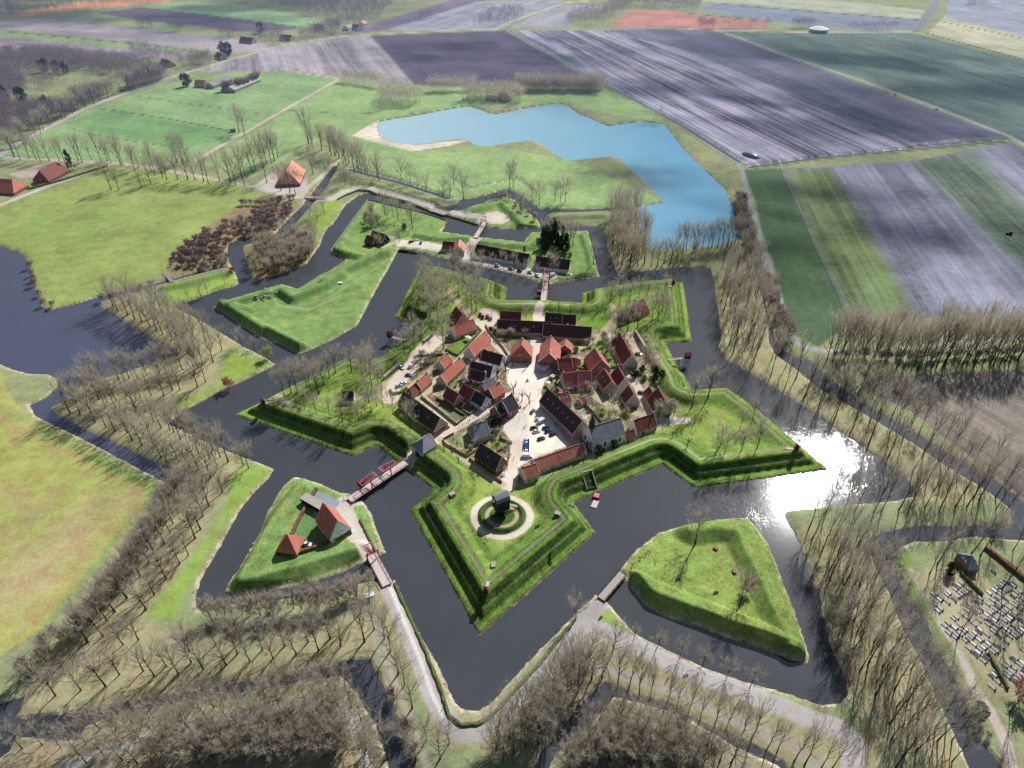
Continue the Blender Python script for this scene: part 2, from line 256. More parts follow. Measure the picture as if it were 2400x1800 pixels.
# paved town
TOWN=(222,208,196)
def T_(label,rgb,s,name='street',soft=.4,rough=.3): A_(name,label,rgb,s,soft=soft,rough=rough)
A_('yard','mixed gardens and yards between the town houses',(168,156,132),"C:380,900 870,180 1100,0 D:1250,60 1650,250 1800,500 1800,800 1980,1150 1900,1300 G:1650,700 1100,900 500,1150 260,1170 E:1300,1180 620,720 500,640",soft=3,rough=1.5)
A_(None,None,(112,160,52),"C:1030,320 1160,240 1400,40 1480,60 1160,400",soft=.6)
A_(None,None,(118,172,50),"B:860,960 1150,960 1190,1010 1080,1080 860,1060",soft=.6)
A_(None,None,(120,180,60),"D:960,270 1050,210 1240,540 1160,540",soft=.8)
A_(None,None,(150,175,70),"D:930,1080 1060,1060 1140,1160 990,1170",soft=.6)
A_(None,None,(170,180,70),"E:1130,730 1240,680 1300,720 1210,780",soft=.5)
A_(None,None,(128,108,112),"C:860,980 930,950 1280,1200 1160,1290 720,940 800,930",soft=.6)
T_('pale paved market square with pollard trees',(242,230,220),"F:1095,795 1110,775 1150,762 1190,772 1205,790 1180,820 1168,850 1175,872 1150,900 1120,880 1120,855 1095,830","square")
T_('light parking square full of cars',(232,222,214),"E:1360,300 1480,230 1600,190 1740,220 1760,240 2212,690 1640,900 1480,1000 1340,1180 1320,1160 1400,700 1300,560","square")
A_(None,None,(252,244,226),"E:1600,320 1760,220 1960,640 1790,830 1640,820 1590,600",soft=.3,rough=.2)
A_(None,None,(186,180,182),"E:1740,230 1840,300 2190,680 2080,740",soft=.5)
for s,w,l in [("F:1152,775 1158,740 1165,688",7,'main street running north to the red bridge'),("C:2000,860 1700,1015 1420,1175 1150,1328 880,1490 E:560,640 440,690 330,765 240,850 150,950",6.5,'diagonal street from the square to the gate house'),
 ("C:1150,1320 920,1130 690,930 590,930",5,'lane beside the long dark thatched barn'),("C:700,940 880,760 1080,560 1240,420 1400,280 1530,60 1420,0",4.5,'lane climbing between the red roofed houses'),
 ("A:1560,950 1650,1060 1750,1170 1900,1310 1960,1400",5.5,'lane with low hedges north west of the square'),("A:1620,1010 1800,980 1780,900 1700,880",8,'small parking court behind the barrack row'),
 ("C:300,960 330,820 520,600 760,330 900,200",10,'gravel street below the casemates'),("C:840,560 620,760 500,830",3,'footway behind the kitchen gardens'),
 ("D:1230,20 1130,110 1000,150 900,230 770,320",4.5,'street bending past the barrack row'),("D:1180,150 1200,330 1340,560 1480,720 1560,900 1680,1160 1900,1260 2150,1260",5,'back street on the east side'),
 ("D:760,880 1000,960 1150,1050 1400,1130 1640,1190",4.5,'garden lane behind the church'),("G:1100,860 1500,700 1900,520 2050,420",4,'path between the church and the rampart'),
 ("A:2212,1130 B:200,1120",5,'forecourt of the barrack row'),("F:1098,1048 1102,1000 1115,960",8,'road from the parking square to the mill'),("B:330,830 300,900 300,1000",6,'street at the north gate'),("E:560,650 700,780 1000,990 1290,1180",4,'footway inside the south rampart'),
 ("A:1230,600 1300,700 1500,900 1560,950",4.5,'straight path through the north west bastion'),("L:1820,560 1720,700 1560,760 1460,740",4,'path to the small hut in the west bastion'),("B:1180,800 1210,930 1080,1080",3.5,'path at the north east bastion'),
 ("L:420,740 560,760 720,850",4,'sandy ramp to the west sentry box')]:
    way('street',l,TOWN if w>4.5 else (190,178,150),s,w,z=2.6)
A_('yard','sandy court inside the east barracks',(206,192,170),"D:1340,150 1450,125 1570,340 1520,425 1440,330",soft=.5)
A_(None,None,(206,196,178),"D:640,1080 780,1020 930,1160 860,1270",soft=.5)
A_(None,None,(196,186,180),"D:1800,1290 2000,1200 2120,1240 2080,1310 1850,1330",soft=1.2)
# mill mound rings
dm=np.hypot(P[:,0]-MILL[0],P[:,1]-MILL[1])
paint(MR_-np.abs(dm),.4,(222,208,196),'path','round gravel walk circling the windmill',.25)
m=dm<MR_*.77;paint(np.where(dm<60,MR_*.77-dm,-9),.4,(80,110,44),'mound','low grassy mill mound',.6)
paint(.95-np.abs(dm-MR_*.47),.3,(190,178,150),None,None,.3)
# ways outside the town
G_=(196,188,182)
for s,w,rgb,l,nm in [
 ("TL:-300,1130 0,1010 60,960 330,820 560,700 820,600 1080,510 1450,400 1830,290 2212,236 TM:500,205 1030,186 2212,186 TR:210,196 700,206 1500,211",7,(186,184,186),'long country road crossing the far fields','road'),
 ("TR:210,196 330,230 700,370 1160,520 1400,610 1700,720 2110,880 2212,940 2800,1230",6,(180,184,190),'straight road with a white van on it','road'),
 ("TM:1000,190 1100,140 1440,20 1640,3 2212,-20",7,(196,196,180),'far road running to the horizon','road'),
 ("TL:2190,515 1640,830 1270,1040",5,(200,192,184),'farm track between two green pastures','road'),("TL:1600,470 1900,465 2190,510",3.5,(196,188,176),'track along the pasture top','road'),
 ("TL:-300,1430 0,1330 300,1210 740,1060",5,(206,198,196),'pale road past the red roofed farms','road'),("TL:-100,1010 140,1030 740,1055 1100,1110 1500,1185 1640,1215 1900,1280",5,(186,178,172),'avenue road under the bare trees','road'),
 ("TL:1920,1270 2050,1170 2190,1040",5,(200,194,180),'towpath beside the big farmhouse','road'),("TR:-60,790 0,812 340,1050 380,1090 420,1250 470,1450 540,1659 MR:600,200 650,350 680,500 740,570 830,605 930,615",4.5,(160,166,172),'double track beside the lake and the fields','path'),
 ("MR:930,615 1300,610 1600,575 2212,528 2800,500",4,(184,174,172),'track through the bare avenue','path'),
 ("N:0,400 200,430 400,430 560,340 720,305 860,318 1100,380 1500,500 1850,600 2212,655 O:250,690",8.5,(206,198,194),'wide gravel approach road to the north bridge','road'),
 ("O:190,890 60,1070 20,1130",8,(204,196,190),'approach road between bridge and barracks','road'),("O:-100,1130 30,1140 500,1225 950,1320 1060,1330",10,(208,202,198),'street with parked cars in front of the long barracks','road'),("N:1200,950 1500,980 1900,1060",11,(222,212,204),'pale parking yard beside the moat','square'),
 ("N:1080,880 1180,930 1000,1000",4,(190,184,164),'path to the black barn','path'),
 ("BM:290,450 400,700 520,980 600,1200 680,1350 780,1430 900,1420 1000,1340 1300,1070 1500,800 1640,640 1680,590",7.5,(178,172,172),'road curving round the point of the moat','road'),
 ("BM:1500,830 1560,740 1700,770 1900,860 2212,1010 BR:400,1160 800,1330 1000,1400 1110,1500 1100,1700",8,(182,177,178),'broad lane under the right hand avenue','road'),
 ("BM:1600,980 2212,1180 BR:300,1340 700,1500 950,1700",4,(170,160,150),'narrow path behind the right avenue','path'),
 ("R:1500,550 1340,580 1350,700 1430,900 1660,1210",8,(204,196,188),'road across the inn outwork','road'),
 ("BL:300,1700 450,1640 900,1480 1300,1390 1700,1310 2212,1200 BM:60,1330 130,1500 180,1700",4,(176,172,164),'footpath in the wood at the lower left','path'),
 ("BL:1380,760 1750,690 2212,620",1.6,(190,186,178),'faint path beside the hedge','path'),("BR:1480,380 1600,620 1800,900 1900,1150 1990,1280 2100,1500 2150,1700",3.5,(196,186,180),'cemetery path','path'),
 ("BM:200,700 300,1000 420,1300 560,1659",3,(172,166,150),'beaten track beside the moat road','path'),("ML:2212,260 2000,350 1800,320 1760,250",1.6,(170,176,130),'sheep track on the outwork','path'),("N:300,1640 600,1440 900,1260 1050,1140",1.4,(160,176,110),'worn line along the sheep bank','path')]:
    way(nm,l,rgb,s,w,z=1.6)
way(None,None,(214,210,208),"BM:300,450 400,690 510,950 590,1180 660,1320",1.6,soft=.4)
A_('beach','pale sandy patch on the small triangular outwork',(224,214,206),"O:300,600 420,580 560,640 580,690 480,730 340,720 250,690",soft=1)
A_('terrace','blue grey terrace beside the white house',(150,160,172),"R:1040,460 1290,575 1270,640 1060,670 930,560",soft=.3,rough=.1)
A_(None,None,(96,150,48),"R:880,690 1000,760 1130,1010 960,1070 760,980",soft=.5)
A_('cemetery ground','grassy cemetery with gravel rows',(172,164,134),"BR:1470,390 1700,350 1900,400 2212,560 2600,700 2600,1300 2212,1250 2000,1150 1800,900 1600,620",soft=1.5)
A_(None,None,(130,160,60),"BR:1400,330 1500,230 1460,380 1640,700 1780,950 1700,900 1500,650",soft=1.2)
A_('yard','pale farmyard by the big farmhouse',(196,190,186),"TL:1640,1215 1760,1120 1900,1180 1990,1150 2000,1250 1900,1285 1700,1235",soft=1.5)
A_(None,None,(196,182,178),"TL:60,1130 250,1070 350,1075 230,1140 150,1160",soft=2)
for s,w in [("TR:980,222 1800,450 2212,592 2800,800",3.5),("TR:1340,248 1900,385 2212,482 2800,640",3.5),("TR:1580,214 2212,388 2800,560",5),("TR:1700,145 2212,250",4),("TR:200,20 900,78 1560,130",5),("TR:0,85 570,135",5),("TR:920,680 1495,915",2.5),("TR:632,1098 880,1655 MR:885,0 1082,425",1.6),
 ("TL:0,200 400,240 1000,295 1230,332",2.5),("TL:0,305 900,378 1150,395",3),("TL:900,48 1450,113 1950,177",3),("TL:1150,1060 1100,950 640,880 430,820",1.2),("TL:660,705 1100,770 1500,850",2.2),("TL:900,625 1300,680 1700,740",1.2),("TM:190,233 270,312 482,552",1.5),("TM:1080,190 1600,505 1790,600 2212,835 TR:345,1062",1.5),("TR:430,1095 900,1030 2090,925",2),
 ("TM:0,730 400,740 600,720",1.0),("TL:1860,715 2212,730",1.0)]:
    way(None,None,(84,92,84),s,w,soft=.5,rough=.4)
# shoreline: pale dead reed and stones
n1=vnoise(P,3.0,5)+.5*vnoise(P,1.1,6)
inn=(SM<-.5)
band=(SD>-.4)&(SD<(.9+2.4*n1*np.clip(1.6-SD,0,1)))&inn
COLR[band]=COLR[band]*.3+C3(176,160,142)*.7*(.7+.6*n1[band,None]);ROU[band]=1.3
band=(SM>-.2)&(SM<.8);COLR[band]=C3(132,126,100);ROU[band]=1.2
m=(DD<2.2)&(DD>0);COLR[m]=COLR[m]*.4+C3(120,140,90)*.6
m=(DD<0);COLR[m]=C3(200,210,225)
m=SD<-.5;COLR[m]=C3(66,62,54)
lm=pts("ML:-400,620 0,740 60,900 200,1050 400,1150 700,1300 990,1480 990,1570 960,1659 BL:600,400 380,640 280,760 50,900 -400,1150")
dl=sdpoly(P,lm,5.);nn=vnoise(P,9,21)*.5+vnoise(P,3.5,22)*.3+vnoise(P,1.5,23)*.2
k_=(smooth(.50,.62,nn)*(dl>2))[:,None]*.5;COLR=COLR*(1-k_)+C3(176,150,122)*k_
k_=(smooth(.55,.70,vnoise(P,6,31)*.6+vnoise(P,2.2,32)*.4)*(np.abs(ROU-.8)<.12))[:,None]*.35;COLR=COLR*(1-k_)+C3(170,168,104)*k_
if ('yard','mixed gardens and yards between the town houses') in ZN:
    ym=(ZID==ZN.index(('yard','mixed gardens and yards between the town houses')));yn=vnoise(P,5,41)*.6+vnoise(P,2,42)*.4
    k_=(smooth(.50,.58,yn)*ym)[:,None]*.75;COLR=COLR*(1-k_)+C3(108,128,66)*k_
    k_=(smooth(.44,.34,yn)*ym)[:,None]*.7 if False else ((1-smooth(.34,.44,yn))*ym)[:,None]*.65;COLR=COLR*(1-k_)+C3(104,92,76)*k_
# broad natural variation
v=(vnoise(P,35,1)*.5+vnoise(P,9,2)*.3+vnoise(P,90,4)*.2-.5)
lum=COLR@np.array([.3,.55,.15]);gk=np.clip((COLR[:,1]-COLR[:,0])/(COLR[:,1]+1e-6),0,1)[:,None]
GD=np.where((SM>0)[:,None],.27,.62);COLR=COLR*(1-GD*gk)+lum[:,None]*np.array([.98,.98,.66])*GD*gk;COLR*=(1-.04*gk)
COLR*=np.where((SM<0)[:,None],1+gk*np.array([-.14,-.05,.55]),1.)
COLR*=(1+v[:,None]*np.array([.42,.26,.3]))
# airlight already in the far ground colours is left to the haze volume
# ------------------------------------------------------------------ node helpers
def newmat(name):
    m=bpy.data.materials.new(name);m.use_nodes=True;nt=m.node_tree;nt.nodes.clear()
    o=nt.nodes.new('ShaderNodeOutputMaterial');b=nt.nodes.new('ShaderNodeBsdfPrincipled')
    nt.links.new(b.outputs[0],o.inputs[0]);return m,nt,b
def N(nt,t,**k):
    n=nt.nodes.new('ShaderNode'+t)
    for a,v in k.items():
        if a[0]=='_': n.inputs[int(a[1:])].default_value=v
        else: setattr(n,a,v)
    return n
def noise(nt,vec,scale,detail=3,rough=.6):
    n=N(nt,'TexNoise');n.inputs['Scale'].default_value=scale;n.inputs['Detail'].default_value=detail;n.inputs['Roughness'].default_value=rough
    if vec is not None: nt.links.new(vec,n.inputs['Vector'])
    return n.outputs['Fac']
def mapr(nt,v,a,b,c,d):
    n=N(nt,'MapRange');nt.links.new(v,n.inputs[0])
    for i,x in enumerate((a,b,c,d)): n.inputs[i+1].default_value=x
    return n.outputs[0]
def math_(nt,op,a,b=None):
    n=N(nt,'Math',operation=op)
    for i,x in enumerate((a,b)):
        if x is None:continue
        if isinstance(x,(int,float)): n.inputs[i].default_value=x
        else: nt.links.new(x,n.inputs[i])
    return n.outputs[0]
def mulcol(nt,col,f):
    n=N(nt,'VectorMath',operation='SCALE');nt.links.new(col,n.inputs[0]);nt.links.new(f,n.inputs['Scale']);return n.outputs[0]
# ground material: vertex cover colour, grain at several sizes, furrows across fields
def ground_mat():
    m,nt,b=newmat('ground_cover');L=nt.links.new
    a=N(nt,'Attribute',attribute_name='Cover');f=N(nt,'Attribute',attribute_name='Furrow');r=N(nt,'Attribute',attribute_name='Grain')
    g=N(nt,'NewGeometry')
    n1=noise(nt,g.outputs['Position'],.9,5,.75);n2=noise(nt,g.outputs['Position'],.16,4,.7);n3=noise(nt,g.outputs['Position'],.02,3,.6)
    s=math_(nt,'ADD',math_(nt,'MULTIPLY',mapr(nt,n1,.3,.7,-.5,.5),1.0),math_(nt,'MULTIPLY',mapr(nt,n2,.3,.7,-.5,.5),.75))
    s=math_(nt,'MULTIPLY',s,r.outputs['Fac'])
    s=math_(nt,'ADD',s,math_(nt,'MULTIPLY',mapr(nt,n3,.3,.7,-.5,.5),.34))
    sx=N(nt,'SeparateXYZ');L(f.outputs['Vector'],sx.inputs[0])
    def str_(k,kk,det,lo,hi):
        cv=N(nt,'CombineXYZ');L(math_(nt,'MULTIPLY',sx.outputs[0],k),cv.inputs[0]);L(math_(nt,'MULTIPLY',sx.outputs[1],kk),cv.inputs[1])
        return mapr(nt,noise(nt,cv.outputs[0],1,det,.65),lo,hi,-.5,.5)
    w=math_(nt,'ADD',math_(nt,'MULTIPLY',str_(.028,.0022,3,.42,.58),.8),math_(nt,'MULTIPLY',str_(.22,.004,3,.38,.62),.7))
    w=math_(nt,'ADD',w,math_(nt,'MULTIPLY',str_(.9,.01,2,.3,.7),.3))
    w=math_(nt,'MULTIPLY',w,sx.outputs[2])
    tot=math_(nt,'ADD',math_(nt,'ADD',s,w),1.0)
    tot=math_(nt,'MAXIMUM',tot,.25)
    c=mulcol(nt,a.outputs['Color'],tot)
    # slight hue drift
    mx=N(nt,'Mix',data_type='RGBA',blend_type='MULTIPLY');mx.inputs[0].default_value=1
    rp=N(nt,'ValToRGB');L(n2,rp.inputs[0]);rp.color_ramp.elements[0].position=.35;rp.color_ramp.elements[0].color=(1.12,1.0,.95,1);rp.color_ramp.elements[1].position=.65;rp.color_ramp.elements[1].color=(.92,1.02,.95,1)
    L(c,mx.inputs[6]);L(rp.outputs[0],mx.inputs[7]);L(mx.outputs[2],b.inputs['Base Color'])
    b.inputs['Roughness'].default_value=.95;b.inputs['Specular IOR Level'].default_value=.15
    bp=N(nt,'Bump');bp.inputs['Strength'].default_value=.35;bp.inputs['Distance'].default_value=.35;L(n1,bp.inputs['Height']);L(bp.outputs[0],b.inputs['Normal'])
    return m
GM=ground_mat()
def setp(o,label,cat,group=None,kind=None):
    if label:o['label']=label
    if cat:o['category']=cat
    if group:o['group']=group
    if kind:o['kind']=kind
    return o
# faces grouped by cover
ZF=ZID.reshape(NR,NC)
idx=np.arange(NR*NC).reshape(NR,NC)
quads=np.stack([idx[:-1,:-1],idx[:-1,1:],idx[1:,1:],idx[1:,:-1]],-1).reshape(-1,4)
fz=ZF[:-1,:-1].reshape(-1)
XYZ=np.stack([P[:,0],P[:,1],Z],1)
XYZ[:,2]-=np.maximum(np.hypot(P[:,0],P[:,1])-4000,0)*.0006
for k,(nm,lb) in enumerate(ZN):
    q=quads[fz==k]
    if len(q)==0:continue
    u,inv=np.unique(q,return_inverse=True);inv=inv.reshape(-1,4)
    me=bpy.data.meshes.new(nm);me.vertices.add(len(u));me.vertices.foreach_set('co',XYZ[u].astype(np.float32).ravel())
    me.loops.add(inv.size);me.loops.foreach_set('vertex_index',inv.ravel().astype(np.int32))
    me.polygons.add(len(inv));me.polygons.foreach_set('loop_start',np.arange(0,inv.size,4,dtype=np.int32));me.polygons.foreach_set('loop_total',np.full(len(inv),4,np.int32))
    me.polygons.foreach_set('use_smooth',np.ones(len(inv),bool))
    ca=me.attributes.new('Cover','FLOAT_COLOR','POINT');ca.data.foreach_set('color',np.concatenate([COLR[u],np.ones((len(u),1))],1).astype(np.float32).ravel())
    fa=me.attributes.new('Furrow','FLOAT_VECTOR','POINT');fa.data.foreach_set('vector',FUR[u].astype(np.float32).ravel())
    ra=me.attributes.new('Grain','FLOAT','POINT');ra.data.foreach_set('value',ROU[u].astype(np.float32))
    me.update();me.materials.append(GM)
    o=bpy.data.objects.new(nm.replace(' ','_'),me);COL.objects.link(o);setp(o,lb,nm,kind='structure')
# ------------------------------------------------------------------ water
def water_mat(name,col,rough,bs,tint=0):
    m,nt,b=newmat(name);L=nt.links.new
    g=N(nt,'NewGeometry')
    n=noise(nt,g.outputs['Position'],.03,3);rp=N(nt,'ValToRGB');L(n,rp.inputs[0])
    c=np.array(col);rp.color_ramp.elements[0].position=.35;rp.color_ramp.elements[0].color=(*(c*.95),1);rp.color_ramp.elements[1].position=.65;rp.color_ramp.elements[1].color=(*(c*1.05),1)
    L(rp.outputs[0],b.inputs['Base Color']);b.inputs['Roughness'].default_value=rough;b.inputs['IOR'].default_value=1.5
    if tint:   # paler towards the west: sky reflection painted into the base colour
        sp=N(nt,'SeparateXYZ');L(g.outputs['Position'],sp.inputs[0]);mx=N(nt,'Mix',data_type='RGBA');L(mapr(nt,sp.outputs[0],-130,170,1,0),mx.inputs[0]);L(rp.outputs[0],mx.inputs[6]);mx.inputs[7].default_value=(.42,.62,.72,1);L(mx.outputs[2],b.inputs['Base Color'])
    n1=noise(nt,g.outputs['Position'],1.3,3,.6);n2=noise(nt,g.outputs['Position'],.35,2,.5)
    h=math_(nt,'ADD',n1,math_(nt,'MULTIPLY',n2,1.6))
    pt=mapr(nt,noise(nt,g.outputs['Position'],.018,3,.65),.42,.60,.35,2.6);bp=N(nt,'Bump');L(math_(nt,'MULTIPLY',pt,bs),bp.inputs['Strength']);bp.inputs['Distance'].default_value=.12;L(h,bp.inputs['Height']);L(bp.outputs[0],b.inputs['Normal'])
    return m
WM=water_mat('moat_water',(.064,.070,.080),.06,.10)
def flat(name,poly,z,mat,label):
    me=bpy.data.meshes.new(name);me.from_pydata([(p[0],p[1],z) for p in poly],[],[list(range(len(poly)))]);me.materials.append(mat)
    o=bpy.data.objects.new(name,me);COL.objects.link(o);setp(o,label,name,kind='structure');return o
flat('water',[(-1400,-50),(1400,-50),(3500,2500),(-3500,2500)],0.,WM,'dark moat and canal water around the star fort')
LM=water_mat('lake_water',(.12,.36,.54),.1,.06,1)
# lake polygon pushed 2 m outward under its banks
def grow(poly,d):
    out=[];n=len(poly);ar=sum(poly[i][0]*poly[(i+1)%n][1]-poly[(i+1)%n][0]*poly[i][1] for i in range(n))
    s=1 if ar>0 else -1
    for i in range(n):
        a,b,c=poly[i-1],poly[i],poly[(i+1)%n];e=(c-a)/max(1e-6,np.linalg.norm(c-a));out.append(b+np.array([e[1],-e[0]])*s*d)
    return out
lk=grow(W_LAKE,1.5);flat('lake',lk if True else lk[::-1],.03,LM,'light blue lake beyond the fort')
LLM=water_mat('left_lake_water',(.085,.095,.145),.08,.08)
flat('lake',grow(W_LEFT,1.0),.03,LLM,'dark violet blue lake at the left edge')
for o in COL.objects:
    if o.name.startswith('lake') and o.data.polygons[0].normal.z<0: o.data.flip_normals()
# ------------------------------------------------------------------ object helpers
def simple(name,rgb,rough=.8,var=.25,scale=1.0,k=.95,metal=0.,spec=.3,coords='Object',dark=None,stretch=None):
    m,nt,b=newmat(name);L=nt.links.new
    t=N(nt,'TexCoord');v=t.outputs[coords]
    if stretch:
        mp=N(nt,'Mapping');mp.inputs['Scale'].default_value=stretch;L(v,mp.inputs[0]);v=mp.outputs[0]
    n=noise(nt,v,scale,4,.7);rp=N(nt,'ValToRGB');L(n,rp.inputs[0]);c=lin(*rgb,k)
    d=c*(1-var) if dark is None else lin(*dark,k)
    rp.color_ramp.elements[0].position=.36;rp.color_ramp.elements[0].color=(*d,1);rp.color_ramp.elements[1].position=.64;rp.color_ramp.elements[1].color=(*np.minimum(c*(1+var*.6),.95),1)
    L(rp.outputs[0],b.inputs['Base Color']);b.inputs['Roughness'].default_value=rough;b.inputs['Metallic'].default_value=metal;b.inputs['Specular IOR Level'].default_value=spec
    return m
def rooftile(name,a,bb,row=.9):
    """pantiles: speckled tiles in courses, weathered patches, slightly bumped"""
    m,nt,b=newmat(name);L=nt.links.new
    t=N(nt,'TexCoord');mp=N(nt,'Mapping');mp.inputs['Scale'].default_value=(1.6,1.6,2.2);L(t.outputs['Object'],mp.inputs[0])
    n1=noise(nt,mp.outputs[0],1.3,4,.8);n2=noise(nt,t.outputs['Object'],.25,3,.6)
    w=N(nt,'TexWave',bands_direction='X');w.inputs['Scale'].default_value=1.1;w.inputs['Distortion'].default_value=.6;L(t.outputs['Object'],w.inputs['Vector'])
    oi=N(nt,'ObjectInfo');s=math_(nt,'ADD',math_(nt,'MULTIPLY',n1,.75),math_(nt,'MULTIPLY',n2,.35))
    s=math_(nt,'ADD',s,math_(nt,'MULTIPLY',w.outputs['Fac'],.12));s=math_(nt,'ADD',s,math_(nt,'MULTIPLY',oi.outputs['Random'],.08))
    rp=N(nt,'ValToRGB');L(s,rp.inputs[0]);rp.color_ramp.elements[0].position=.42;rp.color_ramp.elements[0].color=(*lin(*a,.95),1);rp.color_ramp.elements[1].position=.78;rp.color_ramp.elements[1].color=(*lin(*bb,.98),1)
    L(rp.outputs[0],b.inputs['Base Color']);b.inputs['Roughness'].default_value=.75
    bp=N(nt,'Bump');bp.inputs['Strength'].default_value=.5;bp.inputs['Distance'].default_value=.08;L(w.outputs['Fac'],bp.inputs['Height']);L(bp.outputs[0],b.inputs['Normal'])
    return m
M={}
M['red']=rooftile('orange_red_pantile',(124,58,52),(222,136,114))
M['salmon']=rooftile('salmon_pantile',(186,110,92),(244,172,146))
M['maroon']=rooftile('maroon_pantile',(78,36,38),(150,76,66))
M['dark']=rooftile('dark_glazed_pantile',(46,32,38),(96,64,64))
M['slate']=rooftile('grey_slate',(84,90,100),(150,154,162))
M['black']=rooftile('black_slate',(26,32,44),(60,66,80))
M['thatch']=rooftile('old_dark_thatch',(36,34,34),(66,58,54))
M['cream']=simple('cream_plaster',(206,196,184),.9,.12)
M['brick']=simple('red_brown_brick',(150,104,92),.9,.3,2.5)
M['pink']=simple('pale_pink_brick',(190,164,156),.9,.2,2.)
M['white']=simple('white_limewash',(240,247,255),.8,.05,k=.95)
M['blackwood']=simple('tarred_black_boards',(34,36,44),.8,.3,3,stretch=(1,1,.2))
M['trim']=simple('white_painted_trim',(232,232,228),.6,.05)
M['glass']=simple('dark_window_glass',(34,44,60),.15,.1,spec=.6)
M['door']=simple('dark_red_door',(104,28,38),.6,.1)
M['redpaint']=simple('red_bridge_paint',(176,44,62),.55,.12)
M['pinkpaint']=simple('faded_pink_bridge_paint',(214,120,132),.6,.12)
M['darkred']=simple('dark_red_boards',(128,26,42),.6,.15,2)
M['planks']=simple('bleached_bridge_planks',(206,196,188),.85,.15,3,stretch=(1,.15,1))
M['timber']=simple('dark_wet_timber',(54,48,46),.8,.3,3)
M['stone']=simple('grey_stone',(178,170,160),.9,.2,2)
M['grave']=simple('polished_grey_stone',(158,160,168),.35,.2,1.5)
M['gravelight']=simple('white_grave_gravel',(214,214,216),.6,.1,2)
M['gravedark']=simple('black_granite',(38,38,46),.2,.2,2)
M['rubber']=simple('black_rubber',(22,22,24),.8,.1)
M['steel']=simple('grey_galvanised_steel',(150,154,160),.4,.1,metal=.6)
M['hedge']=simple('olive_clipped_hedge',(116,124,72),.95,.5,3.0,dark=(56,66,30))
M['brownhedge']=simple('brown_beech_hedge',(134,98,78),.95,.5,3.0,dark=(70,48,40))
M['wallbrick']=simple('garden_wall_brick',(158,124,108),.9,.3,2.)
M['parasol']=simple('cream_canvas',(240,236,226),.8,.05)
M['skylight']=simple('pale_skylight_glass',(150,180,210),.15,.1,spec=.6)
class MB:
    def __init__(s): s.v=[];s.f=[];s.m=[];s.mats=[]
    def mi(s,k):
        if k not in s.mats: s.mats.append(k)
        return s.mats.index(k)
    def poly(s,vs,fs,k):
        o=len(s.v);s.v+= [tuple(v) for v in vs]
        for f in fs: s.f.append([o+i for i in f]);s.m.append(s.mi(k))
    def box(s,c,d,k,rz=0.,bev=0):
        x,y,z=d[0]/2,d[1]/2,d[2]/2;ca,sa=math.cos(rz),math.sin(rz)
        vs=[(c[0]+a*ca-b*sa,c[1]+a*sa+b*ca,c[2]+e) for e in(-z,z) for a,b in((-x,-y),(x,-y),(x,y),(-x,y))]
        s.poly(vs,[(3,2,1,0),(4,5,6,7),(0,1,5,4),(1,2,6,5),(2,3,7,6),(3,0,4,7)],k)
    def bar(s,a,b,w,k,w2=None,n=4):
        a=Vector(a);b=Vector(b);d=(b-a);
        if d.length<1e-6:return
        d.normalize();u=d.orthogonal().normalized() if abs(d.z)>.95 else Vector((0,0,1)).cross(d).normalized();v=d.cross(u)
        w2=w if w2 is None else w2;vs=[]
        for p,ww in((a,w),(b,w2)):
            for i in range(n):
                t=2*math.pi*(i+.5)/n;r=ww/2*(1.414 if n==4 else 1);vs.append(p+u*math.cos(t)*r+v*math.sin(t)*r)
        fs=[(i,(i+1)%n,n+(i+1)%n,n+i) for i in range(n)]+[tuple(range(n))[::-1],tuple(range(n,2*n))]
        s.poly(vs,fs,k)
    def rings(s,prof,k,n=10,c=(0,0,0)):
        vs=[];fs=[]
        for r,z in prof: vs+=[(c[0]+r*math.cos(2*math.pi*i/n),c[1]+r*math.sin(2*math.pi*i/n),c[2]+z) for i in range(n)]
        for j in range(len(prof)-1): fs+=[(j*n+i,j*n+(i+1)%n,(j+1)*n+(i+1)%n,(j+1)*n+i) for i in range(n)]
        fs+=[tuple(range(n))[::-1],tuple((len(prof)-1)*n+i for i in range(n))];s.poly(vs,fs,k)
    def mesh(s,name,smooth=False):
        me=bpy.data.meshes.new(name);me.from_pydata(s.v,[],s.f)
        for k in s.mats: me.materials.append(M[k] if isinstance(k,str) else k)
        me.polygons.foreach_set('material_index',s.m)
        if smooth: me.polygons.foreach_set('use_smooth',[True]*len(s.f))
        me.update();return me
    def build(s,name,parent=None,loc=None,rz=0.,smooth=False):
        return put(name,s.mesh(name,smooth),parent,loc,rz)
def put(name,me,parent=None,loc=None,rz=0.,sca=None):
    o=bpy.data.objects.new(name,me);COL.objects.link(o)
    if parent: o.parent=parent
    if loc is not None:o.location=loc
    o.rotation_euler=(0,0,rz)
    if sca is not None:o.scale=sca if hasattr(sca,'__len__') else (sca,)*3
    return o
def thing(name,label,cat,loc,rz=0.,group=None,sca=None): return setp(put(name,None,None,loc,rz,sca),label,cat,group)
